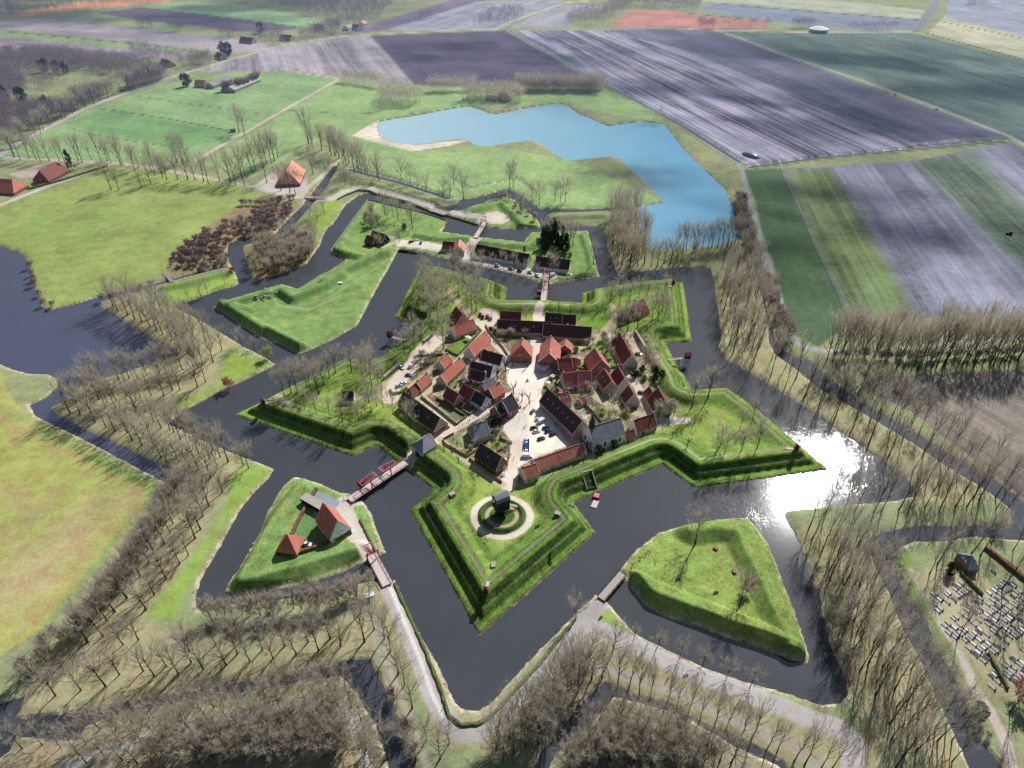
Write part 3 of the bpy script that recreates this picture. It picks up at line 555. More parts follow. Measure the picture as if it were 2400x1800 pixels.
# ------------------------------------------------------------------ houses
_win={}
def winmesh(w,h,k='glass',fr='trim'):
    key=(w,h,k,fr)
    if key not in _win:
        b=MB();b.box((0,0,h/2),(w,.10,h),fr)
        f=.13;b.box((-w/4,-.03,h/2),(w/2-1.3*f,.10,h-2*f),k);b.box((w/4,-.03,h/2),(w/2-1.3*f,.10,h-2*f),k)
        _win[key]=b.mesh('window')
    return _win[key]
_doorm={}
def doormesh(w=1.1,h=2.2,k='door'):
    if (w,h,k) not in _doorm:
        b=MB();b.box((0,0,h/2),(w,.10,h),'trim');b.box((0,-.03,h/2-.05),(w-.2,.10,h-.2),k);_doorm[(w,h,k)]=b.mesh('door')
    return _doorm[(w,h,k)]
def openings(t,L,w,hr,he,rnd,win,gab=True,density=3.2,big=False):
    ww,hh=(1.1,1.6) if big else (.95,1.25);zs=.95
    if he>4.4: rows=[.9,he-1.9]
    else: rows=[max(.6,he/2-.55)]
    for side in(-1,1):
        n=max(1,int(L/density))
        dk=rnd.randrange(n)
        for i in range(n):
            x=-L/2+(i+.5)*L/n
            if i==dk and he>2.4: put('door',doormesh(1.05,2.1),t,(x,side*(w/2+.03),0.03),0 if side<0 else math.pi);continue
            for z in rows: put('window',winmesh(ww,min(hh,he-z-.2),fr=win),t,(x,side*(w/2+.03),z),0 if side<0 else math.pi)
    if gab:
        for e in(-1,1):
            rz=-math.pi/2 if e<0 else math.pi/2
            n=2 if w<9 else 3
            for i in range(n):
                y=(-w/2)+(i+.5)*w/n
                put('window',winmesh(ww,min(hh,he-.9),fr=win),t,(e*(L/2+.03),y,.8),rz)
            if hr-he>2.6:
                for y in(-.9,.9): put('window',winmesh(.75,1.0,fr=win),t,(e*(L/2+.03),y,he+.5),rz)
def house(label,tl,x1,y1,x2,y2,w,hr,he,roof='red',wall='cream',hip=(0,0),chim=(.1,),sky=0,ov=.25,win='trim',zb=None,density=3.2,big=False,name='house',cat='house',group=None,stretch=0,verge=True,gab=True,lean=None,opn=True):
    z0=2.5;hr=he+(hr-he)*1.22
    for _ in range(3):
        a=np.array(gp(tl,x1,y1,z0+hr));b=np.array(gp(tl,x2,y2,z0+hr));c=(a+b)/2
        z0=hgt(*c) if zb is None else zb
    d=b-a;L=float(np.linalg.norm(d))+stretch;rz=math.atan2(d[1],d[0]);rnd=random.Random(hash((x1,y1,x2))%9999)
    t=thing(name,label,cat,(c[0],c[1],z0),rz,group)
    l=L/2;q=w/2;h1,h2=hip;B=-1.2
    mb=MB();vs=[(-l,-q,B),(l,-q,B),(l,q,B),(-l,q,B),(-l,-q,he),(l,-q,he),(l,q,he),(-l,q,he)]
    fs=[(0,1,5,4),(2,3,7,6)]
    g=hr-.12
    if h1: fs.append((3,0,4,7))
    else: vs.append((-l,0,g));fs.append((3,0,4,8,7))
    if h2: fs.append((1,2,6,5))
    else: vs.append((l,0,g));k_=len(vs)-1;fs.append((1,2,6,k_,5))
    mb.poly(vs,fs,wall);mb.build('wall',t)
    # roof slabs with thickness
    rb=MB();sl=(hr-he)/q;o=ov;ez=he-o*sl;X=l+(.12 if not (h1 or h2) else .2)
    xa=-X if not h1 else -X;xb=X
    ra=-X if not h1 else -l+h1;rbx=X if not h2 else l-h2;T=.16
    top=[(xa,-q-o,ez),(xb,-q-o,ez),(xb,q+o,ez),(xa,q+o,ez),(ra,0,hr),(rbx,0,hr)]
    vs=top+[(a_,b_,c_-T) for a_,b_,c_ in top]
    fs=[(0,1,5,4),(2,3,4,5),(6,10,11,7),(8,11,10,9)]
    fs+=[(0,6,7,1),(2,8,9,3)]
    if h1: fs+=[(3,0,4),(9,10,6),(3,9,6,0)]
    else: fs+=[(0,4,10,6),(4,3,9,10)]
    if h2: fs+=[(1,2,5),(7,11,8),(1,7,8,2)]
    else: fs+=[(1,7,11,5),(5,11,8,2)]
    rb.poly(vs,fs,roof)
    ro=rb.build('roof',t)
    r2=MB();r2.bar((ra,0,hr+.03),(rbx,0,hr+.03),.26,roof);r2.build('ridge_tiles',ro)
    if verge:
        for e,hh in((-1,h1),(1,h2)):
            if hh: continue
            vb=MB();x=e*(X+.02)
            vb.bar((x,-q-o,ez),(x,0,hr+.04),.24,'trim');vb.bar((x,q+o,ez),(x,0,hr+.04),.24,'trim');vb.build('verge_board',t)
    for i,f in enumerate(chim):
        cb=MB();x=-l+f*L;cb.box((x,0,hr+.25),(.75,.6,1.5),'trim' if wall=='white' else 'brick');cb.box((x,0,hr+1.05),(.9,.75,.16),'stone');cb.build('chimney',ro)
    for i in range(sky):
        sb=MB();x=-l+(i+1)*L/(sky+1);sb.box((0,0,0),(.8,1.0,.1),'skylight');so_=sb.build('skylight',ro)
        so_.location=(x,-q*.5,(he+hr)/2+.06);so_.rotation_euler=(math.atan2(hr-he,q),0,0)
    if opn: openings(t,L,w,hr,he,rnd,win,gab,density,big)
    return t
H=house
# north-west of the square
H('long red roofed house climbing from the thatched barn lane','C',1205,430,955,660,7.2,6.6,2.9,'red',chim=(.05,))
H('short red roofed cottage north of the long red roofed house','C',1045,380,945,475,6.4,6.2,2.9,'red',chim=(.05,))
H('red roofed cottage beside the parked blue and white cars','C',778,632,640,748,6.6,6.0,2.7,'red',chim=(.05,.9))
H('low maroon roofed lean-to house at the lane corner','C',645,755,520,850,6.2,5.2,2.6,'maroon',hip=(0,2),chim=())
H('tall red roofed house beside the hedged lawn','C',1532,82,1320,292,8.0,8.0,3.4,'red',chim=())
H('small red roofed annex between the tall red house and the white houses','C',1590,240,1535,300,5.2,5.4,3.0,'red',chim=())
H('white two storey house with dark roof nearest the market street','C',1505,328,1765,400,8.2,8.6,4.8,'dark','white',chim=(.0,),win='trim')
H('white house with dark roof behind the small hip roofed one','C',1352,475,1632,548,8.2,8.8,4.8,'dark','white',chim=(.02,))
H('low white cottage with dark roof and white chimney','C',1345,575,1542,628,6.4,6.6,3.0,'dark','white',chim=(.98,))
H('tiny pink roofed shed attached to the white cottages','C',1322,605,1268,668,4.4,4.6,2.6,'salmon','white',chim=(),density=4)
H('grey slate roofed house tucked behind the orange roof','C',1645,685,1495,768,5.6,7.2,4.0,'slate','brick',chim=(.95,))
H('brick house with bright orange roof facing the square','C',1722,748,1580,835,8.2,7.6,3.9,'red','brick',chim=(.1,))
H('house with maroon roof joined to the white slate house','C',1245,765,1395,852,7.6,7.4,3.6,'maroon','cream',chim=(.05,))
H('white house with black slate roof on the diagonal street','C',1402,858,1545,938,7.6,7.2,3.6,'black','white',chim=(),verge=True,big=True)
H('maroon roofed cottage with gable facing the kitchen garden','C',1040,808,1190,902,7.2,6.8,3.0,'maroon',chim=(.02,))
H('tiny garden shed in front of the maroon roofed cottage','C',1210,985,1262,1018,3.6,3.6,2.0,'maroon','brick',chim=(),density=5,gab=False)
H('long barn with dark mossy roof along the west lane','C',472,868,950,1212,9.4,8.2,2.9,'thatch','pink',chim=(.78,),sky=3,density=4)
H('brick house with black slate roof and cross gable by the pollard trees','E',1408,112,1290,195,9.5,9.6,4.8,'black','brick',chim=(.05,.95),big=True)
H('lower black slate wing beside the street lamp on the diagonal street','E',1275,205,1205,262,7.2,7.6,4.2,'black','brick',chim=())
H('house with grey slate mansard roof beside the dark evergreen','E',1098,432,915,488,10.5,8.2,3.6,'slate','pink',hip=(0,2.5),chim=(.35,))
H('black roofed house in the walled garden near the mill','E',1030,692,1288,858,8.6,8.2,3.0,'thatch','brick',chim=(.45,),sky=1)
# east side
H('very long dark roofed storehouse beside the parking square','G',622,52,1030,432,10.5,9.8,4.4,'dark','pink',chim=(.0,),sky=6,density=3.0)
H('long low building with speckled red roof closing the parking square','G',455,893,1038,690,7.4,6.4,3.2,'red','cream',chim=(),sky=3,density=5)
H('small square house with red roof at the mill road','G',318,985,482,932,8.0,7.2,4.0,'red','cream',chim=(.02,))
H('dark red roofed house east of the church','G',1632,428,1870,345,8.2,7.6,3.4,'maroon','cream',chim=(.98,))
H('small brown roofed shed between church and rampart','G',1512,572,1640,532,5.6,5.0,2.8,'maroon','cream',chim=())
H('large pale gabled house at the east end of the town','D',1780,822,1872,985,10.5,9.6,3.8,'maroon','cream',chim=(.05,))
H('low maroon house behind the large pale gabled house','D',1672,802,1715,895,6.6,6.4,3.0,'maroon','cream',chim=())
H('pale gabled cottage facing the small court with a tub','D',1402,788,1468,905,8.4,8.2,3.4,'maroon','cream',chim=())
H('narrow gabled house in the middle of the eastern lane','D',1262,542,1350,702,8.0,8.4,3.6,'maroon','cream',chim=(.0,))
H('dark roofed house with a white skylight','D',1082,575,1180,735,8.6,8.0,3.8,'maroon','pink',chim=(),sky=2)
H('broad brick farmhouse with red roof and garden behind','D',962,306,1048,452,12.5,9.4,3.4,'red','brick',chim=(.97,),sky=1,big=True)
H('brick house with maroon roof right of the square','D',482,450,655,432,9.2,8.0,4.2,'maroon','brick',chim=(.0,))
H('small red annex behind the brick house right of the square','D',660,425,760,452,6.2,5.6,3.0,'red','brick',chim=())
H('double red roofed house with white trim','D',540,640,738,612,9.2,8.0,3.6,'red','cream',chim=(.1,))
H('broad red roof reaching low beside the double house','D',742,608,915,604,13.5,8.2,2.6,'red','cream',chim=(.0,),density=6)
H('tall red roofed inn at the head of the square','D',398,160,372,372,12.5,10.2,4.6,'red','brick',chim=(.05,.93),big=True)
H('small twin gabled brick stable beside the tall inn','D',588,192,578,268,8.4,6.4,3.4,'red','brick',chim=())
H('little maroon roofed shed behind the storehouse','D',478,815,512,880,6.0,5.4,3.0,'maroon','cream',chim=())
H('flat pitched maroon roof behind the storehouse courtyard','D',492,908,622,872,8.6,6.4,3.6,'maroon','cream',chim=(.1,),sky=2)
H('tiny brown shed at the garden wall','D',766,968,832,930,5.0,3.9,2.4,'maroon','pink',chim=(),density=4)
H('long east barracks with two roof colours and a gravel court','D',1282,106,1440,400,9.2,8.6,3.6,'maroon','cream',chim=(.05,.35,.8),density=3)
H('long dark roofed west row facing the gardens','A',1840,950,2480,978,9.0,7.6,3.2,'dark','pink',chim=(),sky=2)
H('short red roofed building below the north rampart','A',1875,848,2120,862,7.4,6.6,3.4,'maroon','cream',chim=())
H('long dark roofed east row with two white dormers','B',372,1000,940,1040,9.2,7.8,3.4,'dark','pink',chim=(.5,.76),density=2.8)
H('dark roofed building beside the north gate passage','B',395,870,592,880,8.4,7.4,3.6,'dark','cream',chim=(.1,),sky=2)
H('lower dark roofed half of the building by the north gate','B',596,888,757,898,8.4,6.8,3.2,'dark','cream',chim=())
H('red roofed house under trees in the north west bastion','A',1350,802,1428,892,10.0,7.8,3.0,'maroon','pink',chim=(.1,))
H('low red roofed row house beside the hedged lawn','A',1555,945,1300,1040,8.2,7.0,3.0,'red','cream',chim=())
H('brick guard house with hipped red roof at the square','C',2012,200,2000,292,13.0,9.6,4.6,'red','brick',hip=(0,3.6),chim=(.1,),big=True,stretch=3)
H('maroon roofed powder magazine in the north east bastion','B',1552,702,1432,772,11.5,7.6,2.6,'maroon','cream',chim=(.9,),density=5)
H('low side wing of the powder magazine','B',1425,778,1340,832,9.0,6.4,2.2,'maroon','cream',chim=(),density=6)
H('small white walled hut with black roof in the west bastion','L',1312,640,1452,640,6.8,5.6,2.8,'black','white',chim=())
H('black boarded barn with maroon roof on the north island','N',872,806,1020,850,8.6,7.4,3.4,'maroon','blackwood',chim=(.0,),verge=True)
H('lower wing of the black boarded barn','N',802,860,900,884,8.0,6.2,3.0,'maroon','blackwood',chim=())
H('low maroon roofed shed in the pale parking yard','N',1700,932,1840,942,8.6,6.0,3.0,'maroon','cream',chim=(),density=5)
H('tall cottage with salmon roof beside the approach road','N',1892,902,1880,985,8.4,7.8,4.0,'salmon','cream',chim=(.02,))
H('very long barracks with dark roof and white posts on the north island','O',186,966,810,1085,9.6,7.6,3.2,'dark','white',chim=(.25,.55,.85),density=2.3)
H('shorter barracks with dark roof near the north drawbridge','O',890,1106,1290,1152,9.6,7.6,3.2,'dark','white',chim=(.2,.75),density=2.5)
H('white house with dark and orange roof on the kite shaped outwork','R',1092,590,1262,800,10.4,10.2,3.0,'red','white',chim=(.15,),sky=0)
H('barn like farmhouse with huge salmon thatched roof by the towpath','TL',1890,1038,1850,1120,22,11,2.6,'salmon','brick',chim=(),hip=(0,6),name='farmhouse',density=5)
H('red roofed farmhouse with a row of skylights','TL',378,1040,238,1112,17,9.5,2.6,'maroon','brick',chim=(),sky=5,hip=(3,3),name='farmhouse',density=5)
H('broad red roofed farm at the left edge','TL',-120,1150,110,1165,19,9.5,2.6,'red','brick',chim=(),hip=(0,5),name='farmhouse',density=6)
for i,a in enumerate([('long grey roofed barn left of the farm group',1478,487,1350,535,13,'slate'),('dark ridged barn in the middle of the farm group',1565,492,1462,545,15,'slate'),('pale blue roofed barn behind the conifer screen',1650,490,1480,560,17,'steel')]):
    H(a[0],'TL',*a[1:5],a[5],6.5,3.4,a[6],'stone',chim=(),name='barn',cat='barn',verge=False,density=9,gab=False)
for a in [('small pale gabled house left of the long hedge road',940,392,980,400,12,'salmon'),('dark roofed farmhouse beside a white gable',1050,378,1100,395,14,'maroon'),('red roofed house among dark conifers by the road',1405,335,1440,348,12,'maroon'),('dark red farm buildings behind the pale paddock',1560,236,1640,245,12,'maroon'),('long farmhouse in the roadside grove',1820,222,1890,228,14,'maroon'),('white roofed shed at the edge of the left wood',392,662,456,666,9,'white'),('brown roofed farmhouse at the far road bend',2040,155,2090,160,12,'maroon'),('farm building with terracotta roof among evergreens',1265,515,1330,520,10,'salmon')]:
    H(a[0],'TL',*a[1:5],a[5],7.5,3,a[6],'pink',chim=(),density=8,gab=False,verge=False)
H('pale roofed cottage among the trees north of the lake','TM',1045,575,1072,605,12,8.5,3.2,'salmon','cream',chim=(),density=6)
H('low pale roofed outbuilding north of the lake','TM',945,615,1020,625,9,4.5,3,'stone','cream',chim=(),density=6,verge=False)
for i,a in enumerate([(25,165,60,150),(80,152,120,165),(125,135,150,128)]):
    H(['white roofed house at the far village edge','dark roofed house in the middle of the far village','pale house right in the far village'][i],'TM',*a,14,7,3.4,['stone','dark','salmon'][i],'white',chim=(),density=6,verge=False)
H('small brick chapel of rest with grey hipped roof in the cemetery','BR',1840,285,1910,282,8.4,6.4,3.4,'slate','brick',hip=(2,2),chim=(),name='chapel',cat='chapel')
# gate house
g=H('pale gate house with grey slate roof above the vaulted passage','E',440,588,278,692,9.5,9.4,6.0,'slate','cream',hip=(0,4.5),chim=(),name='gatehouse',cat='gate house',gab=False,density=30,zb=2.4,opn=False)
ab=MB();l_=14.0
for i in range(9):
    t0=math.pi*i/8;ab.box((0,0,0),(.01,.01,.01),'cream') if False else None
# arch of dark void and pale surround on the moat side gable
ab=MB();vs=[(0,-2.0,0),(0,2.0,0)]+[(0,2.0*math.cos(math.pi*i/10),2.6+2.0*math.sin(math.pi*i/10)) for i in range(11)]
ab.poly(vs,[(0,1,*range(2,13))],'glass')
Lg=(Vector(gp('E',440,588,12.5)+(0,))-Vector(gp('E',278,692,12.5)+(0,))).length/2
ao=ab.build('archway',g,(Lg+.04,0,0));
# church
ch=H('white church with grey slate roof and pointed belfry','G',1110,508,1482,396,11.5,11.5,6.6,'slate','white',chim=(),name='church',cat='church',opn=False,verge=False)
Lc=(Vector(gp('G',1110,508,14.)+(0,))-Vector(gp('G',1482,396,14.)+(0,))).length
aw=MB();w_,h_=1.3,3.4
vs=[(-w_/2,0,0),(w_/2,0,0),(w_/2,0,h_*.65),(0,0,h_),(-w_/2,0,h_*.65)];aw.poly(vs,[(0,1,2,3,4)],'glass')
aw.poly([(a*1.25,.02,(c-.1)*1.08) for a,_,c in vs],[(0,1,2,3,4)],'trim');awm=aw.mesh('window')
for s in(-1,1):
    for i in range(4): put('window',awm,ch,(-Lc/2+(i+.6)*Lc/4.3,s*(5.75+.05),1.8),0 if s<0 else math.pi)
for y in(-2.8,2.8): put('window',awm,ch,(-Lc/2-.05,y,1.8),-math.pi/2)
put('door',doormesh(1.8,3.0),ch,(-Lc/2-.04,0,0),-math.pi/2)
bf=MB();bf.box((0,0,1.6),(2.2,2.2,3.6),'black');bf.build('belfry',ch,(-Lc/2+1.6,0,11.9))
sp=MB();sp.rings([(1.75,0),(1.2,.8),(.75,2.6),(.05,5.2)],'black',8);s_=sp.build('spire',ch,(-Lc/2+1.6,0,15.2))
cm=MB();cm.bar((-0,0,0),(0,0,1.3),.1,'steel');cm.bar((-.35,0,.8),(.35,0,.8),.1,'steel');cm.build('cross',s_,(0,0,5.0))
# flat roofed kitchen of the white house, pyramid roofed shelter
x,y,z=on('R',990,630);b_=thing('outbuilding','flat roofed black outbuilding behind the white house','shed',(x,y,z),math.atan2(-.55,.85))
mb=MB();mb.box((0,0,1.5),(13,4,3.2),'blackwood');mb.build('wall',b_);mb=MB();mb.box((0,0,3.2),(13.4,4.4,.2),'stone');mb.build('roof',b_)
x,y,z=on('R',720,1130);p_=thing('shelter','open shelter with red pyramid roof beside the white car','shelter',(x,y,z),math.radians(-8))
mb=MB();mb.poly([(-5,-5,2.6),(5,-5,2.6),(5,5,2.6),(-5,5,2.6),(0,0,9.8)],[(0,1,4),(1,2,4),(2,3,4),(3,0,4),(3,2,1,0)],'red');mb.build('roof',p_)
mb=MB()
for a in(-4.4,4.4):
    for b in(-4.4,4.4): mb.box((a,b,1.3),(.4,.4,2.6),'blackwood')
mb.build('post_frame',p_)
mb=MB();mb.box((0,4.3,1.3),(8.8,.15,2.6),'blackwood');mb.box((-4.3,0,1.3),(.15,8.8,2.6),'blackwood');mb.build('wall',p_)
# casemates: low brick walls with red doors under the rampart
def casemate(label,a,b,n):
    a=Vector(on(*a));b=Vector(on(*b));d=b-a;d.z=0;L=d.length;rz=math.atan2(d.y,d.x);t=thing('casemate',label,'casemate',(*((a+b)/2).xy,2.4),rz)
    mb=MB();mb.box((0,0,1.5),(L,1.2,3.4),'wallbrick');mb.box((0,0,3.25),(L+.2,1.5,.18),'stone');mb.build('wall',t)
    for i in range(n):
        put('door',doormesh(L/n*.62,2.3),t,(-L/2+(i+.5)*L/n,-.63,0));
casemate('row of arched red doors under the west rampart',('C',225,715),('C',425,545),6)
casemate('short row of red doors near the north west flank',('C',735,235),('C',850,140),5)
casemate('brick row of dark doors beside the east barracks',('D',1620,300),('D',1490,110),7)
# windmill
x,y=MILL;z=hgt(x,y+1);mm=thing('windmill','black boarded post mill without sails on its round mound','windmill',(x-.5,y+1.2,z),math.radians(28))
mb=MB()
for a in(0,math.pi/2): 
    c_,s__=math.cos(a),math.sin(a);mb.bar((-4*c_,-4*s__,.5),(4*c_,4*s__,.5),.45,'timber')
    for e in(-1,1): mb.bar((3.6*e*c_,3.6*e*s__,.7),(.3*e*c_,.3*e*s__,4.4),.4,'timber')
mb.bar((0,0,0),(0,0,5),.8,'timber');mb.build('trestle',mm)
mb=MB();vs=[];pf=[(-2.6,3.6),(2.6,3.6),(2.6,10.2),(1.9,11.6),(0,12.6),(-1.9,11.6),(-2.6,10.2)]
for X in(-3.2,3.2): vs+=[(X,a,b) for a,b in pf]
n=len(pf);mb.poly(vs,[tuple(range(n))[::-1],tuple(range(n,2*n)),(0,1,n+1,n),(1,2,n+2,n+1),(n,n+6,6,0)],'blackwood');mb.build('body',mm)
mb=MB();rp_=[(2.85,10.0),(2.1,11.75),(0,12.85),(-2.1,11.75),(-2.85,10.0)];vs=[];[vs.extend([(-3.5,a,b),(3.5,a,b)]) for a,b in rp_]
mb.poly(vs,[(2*i,2*i+1,2*i+3,2*i+2) for i in range(4)],'slate');mb.poly([(a,b*.97,c-.12) for a,b,c in vs],[(2*i+2,2*i+3,2*i+1,2*i) for i in range(4)],'black');mb.build('roof',mm)
mb=MB();mb.rings([(1.0,0),(1.15,.5),(.8,1.0)],'white',12);cp=mb.build('windshaft_cap',mm,(-3.3,0,10.4));cp.rotation_euler=(0,-math.pi/2,0)
mb=MB();mb.bar((3.2,-.8,4.2),(8.2,-.8,.2),.25,'stone');mb.bar((3.2,.8,4.2),(8.2,.8,.2),.25,'stone')
for i in range(12): f=i/11;mb.box((3.2+5*f,0,4.15-3.95*f),(.45,1.6,.08),'stone')
mb.build('stairs',mm)
# ------------------------------------------------------------------ bridges, latrines, sentry boxes
def bridge(label,a,b,w=4.,z=2.3,red='redpaint',portal=(),posts=True,name='drawbridge',deck='planks',privy=None,arms=1):
    A=Vector((*gp(*a,z),z));B=Vector((*gp(*b,z),z));d=B-A;L=d.length;rz=math.atan2(d.y,d.x);t=thing(name,label,'bridge',(A+B)/2*1.0,rz)
    mb=MB();mb.box((0,0,-.12),(L,w,.24),deck);
    mb.build('deck',t)
    for s in(-1,1):
        mb=MB();mb.bar((-L/2,s*w/2,1.05),(L/2,s*w/2,1.05),.16,red);mb.bar((-L/2,s*w/2,.55),(L/2,s*w/2,.55),.08,red)
        n=max(2,int(L/3))
        for i in range(n+1): mb.bar((-L/2+i*L/n,s*w/2,-.1),(-L/2+i*L/n,s*w/2,1.1),.14,red)
        mb.build('railing',t)
    mb=MB();n=max(1,int(L/7))
    for i in range(n+1):
        x=-L/2+.6+i*(L-1.2)/n
        for s in(-1,1): mb.bar((x,s*(w/2-.3),-.25),(x,s*(w/2-.1),-3.4),.3,'timber')
        mb.box((x,0,-.4),(.3,w,.3),'timber')
    mb.build('pile_row',t)
    for px,dirn in portal:
        x=-L/2+px*L;mb=MB();hh=4.7
        for s in(-1,1): mb.bar((x,s*(w/2+.15),-.3),(x,s*(w/2+.15),hh),.44,red)
        mb.box((x,0,hh-.1),(.36,w+.9,.4),red);mb.box((x,0,hh-1.3),(.16,w,.25),red)
        for s in(-1,1):
            mb.bar((x,s*(w/2-.6),hh-.2),(x,s*(w/2+.1),hh-1.2),.18,red)
        po=mb.build('portal',t)
        mb=MB()
        for s in(-1,1): mb.bar((x-dirn*4.2,s*w*.42,hh+.9),(x+dirn*4.4,s*w*.3,hh+.15),.28,'pinkpaint')
        mb.bar((x-dirn*4.2,-w*.42,hh+.9),(x-dirn*4.2,w*.42,hh+.9),.4,'pinkpaint');mb.bar((x-dirn*3.2,-w*.4,hh+.8),(x-dirn*3.2,w*.4,hh+.8),.2,'pinkpaint')
        mb.bar((x+dirn*4.4,-w*.3,hh+.15),(x+dirn*4.4,w*.3,hh+.15),.22,'pinkpaint')
        for s in(-1,1): mb.bar((x+dirn*4.3,s*w*.3,hh+.1),(x+dirn*4.5,s*w*.42,.1),.07,'timber')
        mb.build('balance_beam',po)
    if privy:
        px,s=privy;x=-L/2+px*L;mb=MB();mb.box((x,s*(w/2+1.6),1.1),(2.4,2.6,2.6),'darkred');mb.box((x,s*(w/2+1.6),-.3),(2.6,3.0,.25),'timber');mb.build('bridge_cabin',t)
    return t
bridge('long south west drawbridge with two red portals','R:'[0:1] and ('R',1400,560),('R',2090,100),4.4,2.4,portal=((.33,-1),(.66,1)),privy=(.27,1))
bridge('pink and red drawbridge at the outer road','R:'[0:1] and ('R',1655,1200),('R',1850,1560),4.6,2.2,portal=((.16,1),))
bridge('drawbridge with a dark red portal into the north island','O:'[0:1] and ('O',290,705),('O',175,888),4.2,2.2,portal=((.2,1),))
bridge('north drawbridge with red cabin into the main fort',('B',405,440),('B',372,750),4.4,2.3,portal=((.42,1),(.1,1)),privy=(.68,-1))
bridge('small red drawbridge under trees near the big farmhouse',('W',1680,105),('W',1940,120),4.0,2.0,portal=((.5,1),))
bridge('plain timber footbridge to the yellow green outwork',('BM',1822,398),('BM',1682,560),3.6,2.0,red='timber',name='footbridge',deck='stone')
bridge('short grey plank footbridge at the boggy scrub',('ML',1068,108),('ML',1114,168),2.2,1.8,red='stone',name='footbridge',deck='stone')
bridge('low causeway bridge under the gravel approach road',('N',1560,548),('N',1745,606),7.5,1.95,red='stone',name='footbridge',deck='stone')
def privy(label,a,land,z=6.8):
    """red latrine on stilts over the moat with a railed gangway"""
    P0=Vector((*gp(*land,z-2),z-2));P1=Vector((*gp(*a,z-2),z-2));d=P1-P0;L=d.length;t=thing('latrine',label,'latrine',P0,math.atan2(d.y,d.x))
    mb=MB();mb.box((L,0,1.2),(2.8,3,2.5),'darkred');bo=mb.build('cabin',t);mb=MB();mb.poly([(L-1.7,-1.8,2.4),(L+1.7,-1.8,2.4),(L+1.7,1.8,2.4),(L-1.7,1.8,2.4),(L-1.7,0,3.9),(L+1.7,0,3.9)],[(0,1,5,4),(2,3,4,5),(1,2,5),(3,0,4),(3,2,1,0)],'maroon');mb.build('roof',t)
    mb=MB();mb.box((L/2,0,-.05),(L,1.6,.15),'planks');mb.build('gangway',t)
    for s in(-1,1):
        mb=MB();mb.bar((0,s*.8,1),(L,s*.8,1),.12,'redpaint')
        for i in range(9): mb.bar((i*L/8,s*.8,0),(i*L/8,s*.8,1),.1,'redpaint')
        mb.build('railing',t)
    mb=MB()
    for x in(L-1,L+1,L*.62):
        for s in(-1,1): mb.bar((x,s*.8,-.1),(x+.3,s*1.3,-(z-1.2)),.28,'timber')
    mb.build('stilt_frame',t)
privy('red latrine on tall stilts west of the town',('A',575,1150),('A',790,1200),6.6)
privy('red latrine on tall stilts east of the town',('D',2165,432),('D',1870,460),6.8)
_sb=None
def sentry(label,t_,x,y,rz):
    global _sb
    X,Y,Z_=on(t_,x,y);t=thing('sentry_box',label,'sentry box',(X,Y,Z_),rz)
    mb=MB();mb.box((0,0,1.2),(1.9,1.9,2.6),'darkred');mb.build('cabin',t)
    mb=MB();mb.poly([(-1.2,-1.2,2.5),(1.2,-1.2,2.5),(1.2,1.2,2.5),(-1.2,1.2,2.5),(0,0,3.7)],[(0,1,4),(1,2,4),(2,3,4),(3,0,4),(3,2,1,0)],'maroon');mb.build('roof',t)
    mb=MB();mb.box((3,0,.15),(4.5,1.4,.15),'planks');mb.build('gangway',t)
sentry('red sentry box on the tip of the west bastion','L',395,790,0.2)
sentry('dark red sentry box on the north west bastion tip','A',1020,315,-.9)
sentry('dark red sentry box on the north east bastion tip','B',1900,530,-2.2)
sentry('red sentry box on the east bastion casting a long shadow','MR',735,1255,3.0)
sentry('red sentry box on the south bastion tip above the moat','BM',938,520,1.45)
# ------------------------------------------------------------------ trees
M['bark']=simple('grey_brown_bark',(74,66,58),.95,.35,1.5)
M['twig']=simple('pale_bare_twigs',(220,211,194),.95,.2,.6,dark=(172,162,148))
M['twigp']=simple('mauve_bare_twigs',(160,144,154),.95,.3,.3,dark=(106,92,104))
M['twigr']=simple('reddish_budding_twigs',(214,150,136),.95,.3,.6,dark=(160,110,98))
M['twigy']=simple('yellow_green_budding_twigs',(214,216,140),.95,.3,.6,dark=(160,166,96))
M['twigdk']=simple('dark_brush_twigs',(190,176,168),.95,.3,.4,dark=(146,130,124))
M['pine']=simple('dark_evergreen_needles',(46,66,44),.95,.5,1.2,dark=(22,34,24))
M['leafg']=simple('fresh_green_leaves',(120,170,60),.95,.4,1.2,dark=(70,110,40))
for k_ in ('twig','twigp','twigr','twigy','twigdk'):
    nt=M[k_].node_tree;b_=[n for n in nt.nodes if n.type=='BSDF_PRINCIPLED'][0];o_=[n for n in nt.nodes if n.type=='OUTPUT_MATERIAL'][0]
    tr_=nt.nodes.new('ShaderNodeBsdfTranslucent');mx_=nt.nodes.new('ShaderNodeMixShader');mx_.inputs[0].default_value=.42
    nt.links.new(b_.inputs['Base Color'].links[0].from_socket,tr_.inputs[0]);nt.links.new(b_.outputs[0],mx_.inputs[1]);nt.links.new(tr_.outputs[0],mx_.inputs[2]);nt.links.new(mx_.outputs[0],o_.inputs[0])
